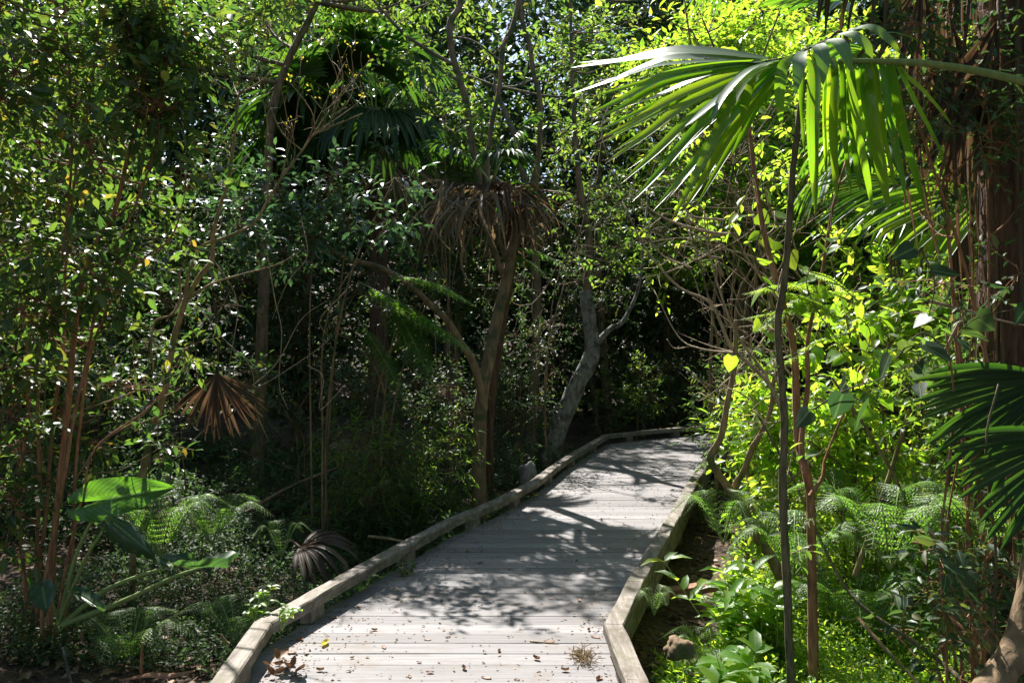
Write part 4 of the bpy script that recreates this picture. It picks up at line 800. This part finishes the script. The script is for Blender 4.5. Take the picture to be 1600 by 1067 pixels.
Pw = np.stack([rng.uniform(-17, 17, N), rng.uniform(19.5, 25, N), GZ+rng.random(N)**.95*12.8], 1); sprigs(wl, Pw, rng.normal(size=(N, 3))+[0, -.5, .2], 7, .8, .3, .16, DIAM, wl, .006)
tag(wl.build('far_woodland', LEAF['dark']), 'dense far woodland closing the view behind all the trees', 'woodland', kind='stuff')
wl = MB(); N = 9000
sx = rng.choice([-1, 1], N); yy = rng.uniform(6, 20, N); Pw = np.stack([sx*(yy*.62+rng.uniform(1.2, 4.0, N)), yy, GZ+rng.random(N)**1.3*8.8], 1)
sprigs(wl, Pw, rng.normal(size=(N, 3)), 7, .7, .22, .12, DIAM, wl, .006)
tag(wl.build('side_woodland', LEAF['dark']), 'dense forest on both sides of the view beyond the nearer shrubs', 'woodland', kind='stuff')
# overhead crowns that shade the boardwalk, their trunks among the trees of the bank
def canopy(label, tx, ty, C, L=.10, n=60, r=.09, seed=1):
    st = [([(tx, ty, GZ-.1), (tx+.1, ty, 2.5), (tx*.7+C[0][0]*.3, ty*.7+C[0][1]*.3, 4.6), (C[0][0], C[0][1], C[0][2]-.2)], r, r*.4)]
    return plant('canopy_tree', label, 'tree', (tx, ty, GZ), st, [((a, b_, c_), (rr, rr, rr*.45), int(n*(k_))) for a, b_, c_, rr, k_ in C], 'mid', 'brown', L=L, nl=7, slen=.28, wid=.5, limb_r=.03, shell=.0)
#CANOPY
canopy('thin dark trunk rising out of the frame left of the forked tree', -3.3, 10.6, [(-2.4, 10.1, 5.95, .8, 1.0), (-1.6, 10.35, 6.0, .8, 1.0), (-2.9, 10.0, 6.0, .8, .9), (-1.0, 10.5, 6.1, .7, .6), (-2.0, 10.9, 6.0, .7, .8), (-.5, 10.2, 6.0, .6, .4), (-3.4, 10.9, 6.0, 1.0, 1.0), (-4.6, 10.5, 6.0, 1.1, 1.2), (-5.5, 9.5, 5.9, 1.1, 1.1)], n=120, L=.085)
canopy('slender trunk among the shrubs between the forked tree and the leaning tree', .3, 13.2, [(-.3, 13.6, 6.0, 1.0, .8), (.7, 14.6, 6.4, 1.0, .8), (1.6, 15.2, 6.3, 1.0, .7), (-1.4, 14.4, 6.4, 1.0, .7)], n=60)

for k, (x, y_) in enumerate(((-4.6, 1.2), (-3.4, -2.6), (0.6, -4.6), (4.4, -2.4), (5.2, 1.4), (-6.8, 5.0), (6.6, 5.4), (-1.8, -8.0), (3.4, -7.6))):  # unseen trees added around the camera to cut the sky fill
    canopy(('added leafy shade tree to the left of the viewer', 'added leafy shade tree behind the viewer on the left', 'added leafy shade tree straight behind the viewer', 'added leafy shade tree behind the viewer on the right', 'added leafy shade tree to the right of the viewer',
            'added leafy shade tree beyond the left frame edge', 'added leafy shade tree beyond the right frame edge', 'farther added shade tree behind the viewer on the left', 'farther added shade tree behind the viewer on the right')[k], x, y_,
           [(x+math.cos(a)*q, y_+math.sin(a)*q, z, 1.3, 1.) for a, q, z in ((0, .2, 6.4), (1, 1.6, 5.6), (2.2, 1.7, 6.0), (3.4, 1.5, 5.2), (4.5, 1.7, 5.8), (5.6, 1.6, 6.2), (2.8, 1.2, 3.6), (5.1, 1.2, 3.8))], L=.26, n=75, r=.12)
# ------------------------------------------------------------------ ferns
gnd = lambda x, d: at(x, HOR+(CAMH-GZ)*F/d, d)
def fern_fronds(root, specs, leaf='fern'):
    for (b_, tip, L_up, wid_) in specs:
        b_ = np.array(b_); tip = np.array(tip); f = MB(); w = MB(); mid = (b_+tip)/2+[0, 0, L_up]; P = catmull([b_, mid, tip], 11); tube(w, P, .005, .0015, 5)
        n_ = len(P); T_ = unit(np.gradient(P, axis=0)); A_, B_, PP, DD, UU, LL = [], [], [], [], [], []
        tot = np.linalg.norm(tip-b_)
        for k in range(3, n_):
            for sg in (-1, 1):
                u = k/(n_-1); s = unit(np.cross(T_[k], [0, 0, 1]))*sg; d = unit(s+T_[k]*.45+[0, 0, -.12]); L_ = wid_*tot*(math.sin(math.pi*(u*.86+.14))**.8+.05); p0 = P[k]
                A_.append(p0); B_.append(p0+d*L_); nn_ = max(4, int(L_/.016)); nrm = np.cross(d, T_[k])*sg
                q = (np.arange(nn_)+.5)/nn_
                for s2 in (-1, 1):
                    dd = unit(np.cross(nrm, d))*s2+d*.5
                    PP.append(p0+d*L_*q[:, None]-np.array([0, 0, 1])*L_*.15*(q*q)[:, None]); DD.append(np.repeat(dd[None], nn_, 0)); UU.append(np.repeat(np.array([[0, 0, 1.]])+nrm*.2, nn_, 0)); LL.append(L_*.23*(1.05-q))
        PP, DD, UU, LL = map(np.concatenate, (PP, DD, UU, LL)); leaves(f, DIAM, PP, DD+rng.normal(size=DD.shape)*.08, UU+rng.normal(size=UU.shape)*.1, LL, LL*.42+.002); rods(w, A_, B_, .0012)
        o = f.build('frond', LEAF[leaf], root); w.build('rachis', BARK['petiole'], o)
def fern(label, base_, n, L_, spread, leaf='fern', specs=None, name='fern'):
    root = thing(name, base_, label, 'fern'); sp = specs or []
    if not specs:
        for k in range(n):
            a = k*2.4+random.uniform(-.3, .3); q = random.uniform(.7, 1.1); tip = np.array(base_)+np.array([math.cos(a)*spread*q, math.sin(a)*spread*q, L_*.35*q]); sp.append((np.array(base_), tip, L_*.35, .24))
    fern_fronds(root, sp, leaf); return root
fern('feathery fern arching over the elephant ear', at(250, 870, 5.6), 9, .75, .55)
fern('green fern patch between the elephant ear and the fallen frond', at(330, 850, 6.3), 8, .6, .5)
fern('small yellow-green fern standing upright beside the fallen frond', at(440, 870, 6.1), 5, .45, .22)
fern('', at(700, 640, 7.6), 0, 0, 0, 'fern', [(at(560, 440, 7.6), at(750, 560, 7.2), .05, .24), (at(620, 430, 7.6), at(745, 480, 7.3), .06, .28), (at(600, 450, 7.6), at(680, 610, 7.1), .05, .24), (at(560, 500, 7.6), at(640, 640, 7.2), .05, .2)])['label'] = 'dark tree-fern fronds drooping across the left arm of the forked tree'
fern('', at(790, 380, 9.0), 0, 0, 0, 'fern', [(at(795, 385, 9.0), at(885, 420, 8.6), .06, .3), (at(795, 395, 9.0), at(860, 440, 8.7), .05, .26)])['label'] = 'bright lit fern fronds right of the skirted palm'
fern('', at(1262, 500, 4.6), 0, 0, 0, 'bright', [(at(1330, 470, 4.4), at(1160, 460, 4.5), .08, .3), (at(1330, 500, 4.4), at(1155, 500, 4.5), .06, .22), (at(1340, 470, 4.4), at(1250, 420, 4.4), .04, .3), (at(1330, 520, 4.4), at(1210, 580, 4.5), .05, .3), (at(1200, 450, 4.3), at(1330, 520, 4.4), .05, .3), (at(1345, 455, 4.5), at(1180, 520, 4.4), .08, .3)])['label'] = 'yellow-green feathery fern fronds across the two thin stems'
fern('wide bracken fern in the middle of the right bank with pale shining fronds', at(1390, 890, 4.4), 9, .8, .62)
fern('bright upright fern beside the right kerb', at(1130, 850, 5.4), 7, .6, .35)
fern('tiny fern sprouting against the outer face of the right kerb', at(1022, 960, 4.7), 5, .28, .16)
fern('tall fern on the far right bank', at(1290, 800, 6.2), 8, .75, .6)
fern('shaded fern low at the right edge', at(1540, 870, 4.1), 7, .6, .5)

fern('broad bright fern on the right bank left of the bracken', at(1240, 900, 4.9), 8, .6, .55)
fern('bright fern low between the slim dark stem and the right kerb', gnd(1120, 4.6), 8, .55, .4)
fern('fern behind the red-brown twisted stem near the ground', gnd(1330, 5.3), 9, .8, .6)
fern('soft fern at the foot of the left stems', gnd(200, 4.9), 7, .5, .42)
fern('fern beside the fallen dead frond near the left kerb', gnd(560, 5.9), 7, .45, .4)
fern('low fern in the middle of the left ground cover', gnd(370, 5.2), 7, .5, .42)
# heart-leaved vines and leafy shoots on the right
def vine(label, paths, leaf, L_, step=.09, name='heart_leaf_vine', tpl=HEART, wid=.9):
    p0 = paths[0][0]; root = thing(name, (p0[0], p0[1], GZ), label, 'vine'); w = MB(); f = MB()
    for P in paths:
        P = catmull(P, 8); tube(w, P, .004, .002, 5); seg = np.linalg.norm(np.diff(P, axis=0), axis=1).sum(); n = int(seg/step)
        idx = (np.linspace(0, 1, n)*(len(P)-1)).astype(int); q = P[idx]+rng.normal(size=(n, 3))*.035; dd = rng.normal(size=(n, 3))*[1, .6, .5]+[0, -.3, -.8]
        leaves(f, tpl, q, dd, rng.normal(size=(n, 3))*.6+[0, -.6, .9], L_*(.6+.7*rng.random(n)), L_*wid*(.6+.7*rng.random(n))); rods(w, P[idx], q, .0012)
    w.build('vine_stem', BARK['olive'], root); f.build('foliage', LEAF[leaf], root)
vine('lit heart-leaved creeper hanging around the two thin stems', [atl([(1200, 330), (1180, 400), (1200, 470), (1170, 560)], 4.5), atl([(1300, 380), (1260, 440), (1300, 520), (1350, 560), (1420, 540)], 4.3), atl([(1180, 300), (1220, 360), (1250, 420)], 4.7)], 'bright', .095)
vine('bright heart-leaved creeper across the middle of the right bank', [atl([(1290, 560), (1340, 545), (1400, 575), (1470, 560)], 4.6), atl([(1320, 480), (1360, 520), (1340, 600), (1400, 640)], 5.0), atl([(1270, 620), (1330, 640), (1400, 620)], 5.2)], 'bright', .11)
vine('dark heart-leaved creeper in front of the fibrous trunk', [atl([(1400, 560), (1440, 520), (1480, 540), (1520, 500), (1600, 480)], 3.3), atl([(1440, 390), (1460, 440), (1450, 500)], 3.3), atl([(1270, 640), (1320, 610), (1380, 590), (1440, 560)], 3.2)], 'dark', .10, step=.07)
vine('large lone dark heart leaf on a thin stalk at the lower right', [[at(1500, 900, 3.5), at(1470, 900, 3.5), at(1432, 915, 3.5)]], 'dark', .13, step=.11)
def shoot(label, b_, h, n, L_, leaf, wid=.35):
    root = thing('leafy_shoot', b_, label, 'plant'); w = MB(); f = MB(); b_ = np.array(b_)
    for k in range(n):
        e = b_+[random.gauss(0, h*.28), random.gauss(0, h*.2), h*random.uniform(.6, 1)]; P = catmull([b_, (b_+e)/2+rng.normal(size=3)*.03, e], 6); tube(w, P, .005, .002, 5)
        m_ = 12; idx = rng.integers(3, len(P), m_); a = rng.random(m_)*6.28
        leaves(f, LANCE, P[idx], np.stack([np.cos(a), np.sin(a), .4+rng.normal(size=m_)*.3], 1), np.stack([-np.cos(a)*.4, -np.sin(a)*.4-.2, np.ones(m_)], 1), L_*(.7+.5*rng.random(m_)), L_*wid)
    w.build('stem', BARK['petiole'], root); f.build('foliage', LEAF[leaf], root)
shoot('bright long-leaved shoots beside the right kerb', gnd(1150, 4.9), .62, 11, .17, 'bright')
shoot('broad-leaved yellow-green seedling in the lower middle of the right bank', gnd(1140, 4.15), .36, 6, .15, 'bright', .55)
shoot('bright leafy shoots around the foot of the thin stems', gnd(1200, 4.7), .65, 9, .16, 'bright', .42)
shoot('tall narrow-leaved plant in the shade behind the left kerb', gnd(640, 7.6), .6, 9, .15, 'mid', .25)
shoot('small yellow-green weed growing by the bend of the left kerb', at(440, 985, 4.05), .12, 3, .045, 'bright', .6)
shoot('small bright weed on the outside of the left kerb bend', at(398, 975, 4.35), .18, 3, .05, 'bright', .5)
shoot('little green tuft growing between the deck and the left kerb', at(632, 886, 5.55)*[1, 1, 0]+[0, 0, 0], .10, 4, .045, 'mid', .5)

# ------------------------------------------------------------------ ground cover, litter
def scatter(n, xr, yr, gap=.1):
    X = rng.uniform(*xr, n); Y = yr[0]+(yr[1]-yr[0])*rng.random(n)**1.3; k = ~on_deck(X, Y, .16+gap); return X[k], Y[k]
def cover(name, label, xr, yr, n, leaf, L_, h, keep=None):
    X, Y = scatter(n, xr, yr); 
    if keep is not None: k = keep(X, Y); X, Y = X[k], Y[k]
    Z = gh(X, Y)+rng.random(len(X))**1.5*h*(.6+.6*np.sin(X*2.3+1)*np.cos(Y*1.9)); P = np.stack([X, Y, Z], 1); f = MB()
    sprigs(f, P, rng.normal(size=P.shape)*.6+[0, 0, .8], 6, .10, L_, L_*.55, DIAM if L_ < .04 else OVATE, f, .0015, up=1.2)
    tag(f.build(name, LEAF[leaf]), label, 'ground cover', kind='stuff')
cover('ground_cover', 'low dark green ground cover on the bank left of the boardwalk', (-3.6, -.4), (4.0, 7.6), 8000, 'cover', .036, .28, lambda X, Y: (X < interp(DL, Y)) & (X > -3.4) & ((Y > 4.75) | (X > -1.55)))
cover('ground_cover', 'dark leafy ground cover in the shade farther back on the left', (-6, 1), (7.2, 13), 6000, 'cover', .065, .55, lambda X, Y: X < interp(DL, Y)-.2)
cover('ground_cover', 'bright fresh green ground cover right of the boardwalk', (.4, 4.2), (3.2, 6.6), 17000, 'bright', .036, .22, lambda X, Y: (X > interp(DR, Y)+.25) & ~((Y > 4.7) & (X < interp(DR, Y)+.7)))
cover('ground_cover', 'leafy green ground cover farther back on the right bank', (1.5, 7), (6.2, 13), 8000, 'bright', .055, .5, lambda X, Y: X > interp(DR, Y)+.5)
X, Y = scatter(5200, (-5, 5.5), (3.0, 10), .0); Pl = np.stack([X, Y, gh(X, Y)+.012+.03*rng.random(len(X))], 1); f = MB()
leaves(f, OVATE, Pl, rng.normal(size=Pl.shape)*[1, 1, .25], rng.normal(size=Pl.shape)*.35+[0, 0, 1], .05+.06*rng.random(len(X)), .03+.03*rng.random(len(X)))
N = 700; X, Y = scatter(N, (-4, 4), (3.2, 9), .02); A = np.stack([X, Y, gh(X, Y)+.02], 1); a = rng.random(len(X))*6.28; rods(f, A, A+np.stack([np.cos(a), np.sin(a), rng.normal(size=len(X))*.1], 1)*(.1+.35*rng.random(len(X)))[:, None], .004)
tag(f.build('leaf_litter', LEAF['litter']), 'brown leaf litter and twigs on the forest floor', 'leaf litter', kind='stuff')
# crumbs and fine litter on the planks, thickest along the left kerb
f = MB(); n = 3400; Y = 3.2+rng.random(n)**1.2*10; u = rng.random(n); e = rng.random(n) < .6; XL, XR = interp(DL, Y), interp(DR, Y)
X = np.where(e, np.where(rng.random(n) < .72, XL+.02+rng.random(n)**2*.38, XR-.02-rng.random(n)**2*.22), XL+(XR-XL)*u)
P = np.stack([X, Y, np.full(n, .006)], 1); leaves(f, DIAM, P, rng.normal(size=P.shape)*[1, 1, .15], rng.normal(size=P.shape)*.4+[0, 0, 1], .010+.020*rng.random(n), .006+.010*rng.random(n))
tag(f.build('fine_litter', LEAF['litter']), 'fine brown crumbs of leaves scattered over the planks', 'leaf litter', kind='stuff')
# single fallen leaves
def one_leaf(mat, L_, wd, curl=.2):
    me = MB(); nu = 6; V = []
    for i_ in range(nu+1):
        u = i_/nu; w_ = wd*math.sin(math.pi*(u*.94+.03))**.8/2
        for v in (-1, -.5, 0, .5, 1): V.append((u*L_-L_/2, w_*v, curl*L_*(v*v*.5+(u-.5)**2*1.3)+random.uniform(0, .002)+.004))
    me.add(V, [(i_*5+j_, (i_+1)*5+j_, (i_+1)*5+j_+1, i_*5+j_+1) for i_ in range(nu) for j_ in range(4)]); return me.build('fallen_leaf', mat)
pro = [one_leaf(LEAF['litter'], .055, .030, .25), one_leaf(LEAF['litter'], .045, .026, .5), one_leaf(LEAF['litter'], .07, .032, .12)]
spots = [(672, 1051), (883, 1048), (668, 1000), (470, 1000), (550, 1028), (600, 1012), (640, 1058), (725, 1045), (760, 1060), (808, 1063), (838, 1030), (520, 966), (640, 970), (500, 1048), (452, 1035), (448, 1046), (462, 1055),
         (455, 1020), (440, 1052), (560, 951), (700, 872), (750, 880), (901, 876), (860, 935), (730, 862), (795, 890), (745, 846), (960, 1010), (935, 1062), (905, 938), (700, 996), (920, 985), (930, 996), (975, 820), (940, 812), (1040, 725),
         (1055, 700), (980, 690), (1010, 740), (870, 800), (905, 830), (950, 760), (820, 925), (585, 985), (485, 975), (655, 1035), (780, 1018), (858, 1003), (615, 920), (690, 940)]
for k, (px, py) in enumerate(spots):
    d_ = F*CAMH/(py-HOR); o = pro[k] if k < 3 else pro[k % 3].copy()
    if k >= 3: COL.objects.link(o)
    o.location = at(px, py, d_); o.location.z = -.001; o.rotation_euler = (random.uniform(-.08, .08), random.uniform(-.08, .08), random.uniform(0, 6.28)); s = random.uniform(.45, .95); o.scale = (s, s, s)
    tag(o, 'small dry brown leaf lying on the grey planks', 'leaf', 'brown leaves on the boardwalk')
for px, py, lab in ((508, 1008, 'curled yellow leaf on the near planks by the left kerb'), (1040, 673, 'large yellow leaf against the far kerb'), (838, 776, 'long yellow-red leaf beside the left kerb, halfway along')):
    d_ = F*CAMH/(py-HOR); o = one_leaf(LEAF['yellow'], .075 if d_ < 9 else .22, .035 if d_ < 9 else .12, .3); o.location = at(px, py, d_); o.location.z = .003; o.rotation_euler.z = random.uniform(0, 3); tag(o, lab, 'leaf')
tf = MB(); c_ = np.array([.36, 4.08, 0.])
for k in range(90):
    a = random.uniform(0, 6.28); r_ = random.uniform(0, .07); b_ = c_+[math.cos(a)*r_, math.sin(a)*r_*1.6, .004]; e = b_+[random.gauss(0, .035), random.gauss(0, .035), random.uniform(.005, .06)]
    strip(tf, [b_, (b_+e)/2+[random.gauss(0, .008), random.gauss(0, .008), .01], e], .003, (random.gauss(0, 1), -1, .3), n=4)
tag(tf.build('dry_tuft', LEAF['dead']), 'dry brown tuft on the planks at the bend of the right kerb', 'dry tuft')
for k, (px, py) in enumerate([(432, 1035), (438, 1050), (446, 1043), (452, 1055), (425, 1058), (442, 1030), (460, 1048), (436, 1062), (470, 1058), (415, 1050)]):
    o = pro[k % 3].copy(); COL.objects.link(o); d_ = F*CAMH/(py-HOR); o.location = at(px, py, d_); o.location.z = random.uniform(.005, .04); o.rotation_euler = (random.uniform(-.9, .9), random.uniform(-.9, .9), random.uniform(0, 6)); o.scale = (1.2, 1.2, 1.2)
    tag(o, 'curled brown leaf heaped against the near end of the left kerb', 'leaf', 'curled leaves heaped by the left kerb')
# pieces on the ground
m = MB(); q = at(1075, 893, 5.9); m.box((0, 0, 0), (.24, .05, .028)); o = m.build('timber_board', M_RED, None, smooth=False, bevel=.004); o.location = (q[0]+.02, q[1], -.20); o.rotation_euler = (0, R(-4), R(14)); tag(o, 'short red-brown board lying on the soil right of the boardwalk', 'board')
def lump(name, label, cat, c_, rad, mat, seed=0):
    import bmesh
    bm = bmesh.new(); bmesh.ops.create_icosphere(bm, subdivisions=4, radius=1)
    for v in bm.verts:
        n_ = mnoise.noise(v.co*1.3+Vector((seed, 0, 0)))*.4+mnoise.noise(v.co*4+Vector((seed, 3, 0)))*.12; v.co = v.co*(1+n_); v.co = Vector((v.co.x*rad[0], v.co.y*rad[1], v.co.z*rad[2]))
    me = bpy.data.meshes.new(name); bm.to_mesh(me); bm.free(); me.materials.append(mat)
    for p in me.polygons: p.use_smooth = True
    o = bpy.data.objects.new(name, me); COL.objects.link(o); o.location = c_; tag(o, label, cat)
lump('stone', 'grey upright stone behind the left kerb, right of the forked trunk', 'stone', at(826, 745, 9.2), (.11, .1, .17), BARK['stone'], 3)
lump('stone', 'brown clod of earth in the bright ground cover at the lower right', 'stone', at(1060, 1012, 4.1), (.07, .07, .055), BARK['brown'], 9)
def bract(label, P, w_, mat, name='palm_sheath', cat='palm sheath'):
    root = tag(None, None) if False else None; m = MB(); Pc = catmull(P, 8); T_ = unit(np.gradient(Pc, axis=0)); n_ = len(Pc); V = []
    for k in range(n_):
        s = unit(np.cross(T_[k], [0, 0, 1])); ww = w_*math.sin(math.pi*(k/(n_-1)*.9+.05))**.6
        for j_ in range(9):
            a = math.pi*(j_/8); V.append(Pc[k]+s*math.cos(a)*ww+np.array([0, 0, 1])*(math.sin(a)*ww*.6))
    m.add(V, [(k*9+j_, (k+1)*9+j_, (k+1)*9+j_+1, k*9+j_+1) for k in range(n_-1) for j_ in range(8)]); o = m.build(name, mat); tag(o, label, cat)
bract('curved orange-brown palm sheath on the ground at the bottom left', atl([(195, 1062), (235, 1055), (270, 1056), (305, 1048)], 4.62, 4.5), .028, M_RED)
bract('short pale sheath tip lying behind the orange-brown sheath', atl([(236, 1042), (250, 1048), (265, 1052)], 4.8), .02, BARK['tan'])
for lab, pts, d0, d1, r_, bk in [('thick stick lying on the ground at the bottom left', [(60, 1058), (130, 1050), (210, 1041)], 4.8, 4.8, .012, 'brown'), ('pale curved stick behind the thick stick at the bottom left', [(110, 1046), (150, 1034), (195, 1040)], 5.0, 4.9, .008, 'twig'),
                       ('broken upright stub at the bottom left', [(222, 1066), (221, 1030), (224, 1003)], 4.6, 4.6, .010, 'red'), ('grey stick standing slanted before the left stems', [(112, 1075), (104, 1035), (98, 1010)], 4.5, 4.5, .011, 'grey'),
                       ('long brown pole leaning across the dark left bank', [(385, 800), (450, 762), (530, 730), (600, 712)], 7.6, 8.2, .018, 'brown'), ('small stick poking up outside the left kerb', [(358, 1006), (352, 1000), (345, 990)], 4.4, 4.4, .008, 'tan'),
                       ('thin pale stick resting on the planks', [(828, 995), (850, 996), (873, 997)], 4.33, 4.30, .004, 'twig'), ('dead branch lying on the dark bank behind the left kerb', [(575, 838), (610, 842), (655, 850), (690, 835)], 7.0, 7.0, .016, 'tan')]:
    P = catmull(atl(pts, d0, d1), 6)
    if 'planks' in lab: P[:, 2] = .006
    m = MB(); tube(m, P, r_, r_*.6, 8, .2); tag(m.build('stick', BARK[bk]), lab, 'stick')
# bare vines in the dark left gap and a horizontal twig at the right
for lab, paths, d_, bk, r_ in [('tangle of thin pale vine stems in the dark gap left of the forked tree', [[(310, 480), (350, 530), (392, 575), (400, 640), (420, 690)], [(372, 620), (430, 570), (470, 500), (510, 470)], [(418, 400), (430, 470), (440, 520), (436, 600), (450, 640)],
                        [(300, 690), (370, 625), (430, 590), (490, 550), (515, 530)], [(480, 570), (505, 590), (500, 640), (540, 600)], [(470, 340), (480, 400), (450, 440), (425, 500)], [(540, 455), (500, 500), (515, 528)], [(330, 400), (370, 470), (360, 560), (350, 640)]], 6.6, 'twig', .005),
                       ('thin horizontal tan branch crossing the fibrous trunk', [[(1450, 470), (1510, 485), (1560, 500), (1620, 512)], [(1510, 485), (1490, 520), (1470, 560)]], 3.6, 'twig', .008),
                       ('loose looping vine hanging left of the tangled twigs', [[(835, 250), (842, 275), (870, 290), (900, 320), (950, 345)], [(920, 255), (930, 240), (925, 270)], [(960, 150), (940, 200), (955, 260), (975, 300)]], 8.0, 'twig', .008)]:
    root = thing('vine', (at(*paths[0][0], d_)[0], d_, GZ), lab, 'vine'); 
    for P in paths: m = MB(); tube(m, catmull(atl(P, d_, d_+.2), 7), r_, r_*.5, 6, .1); m.build('vine_stem', BARK[bk], root)
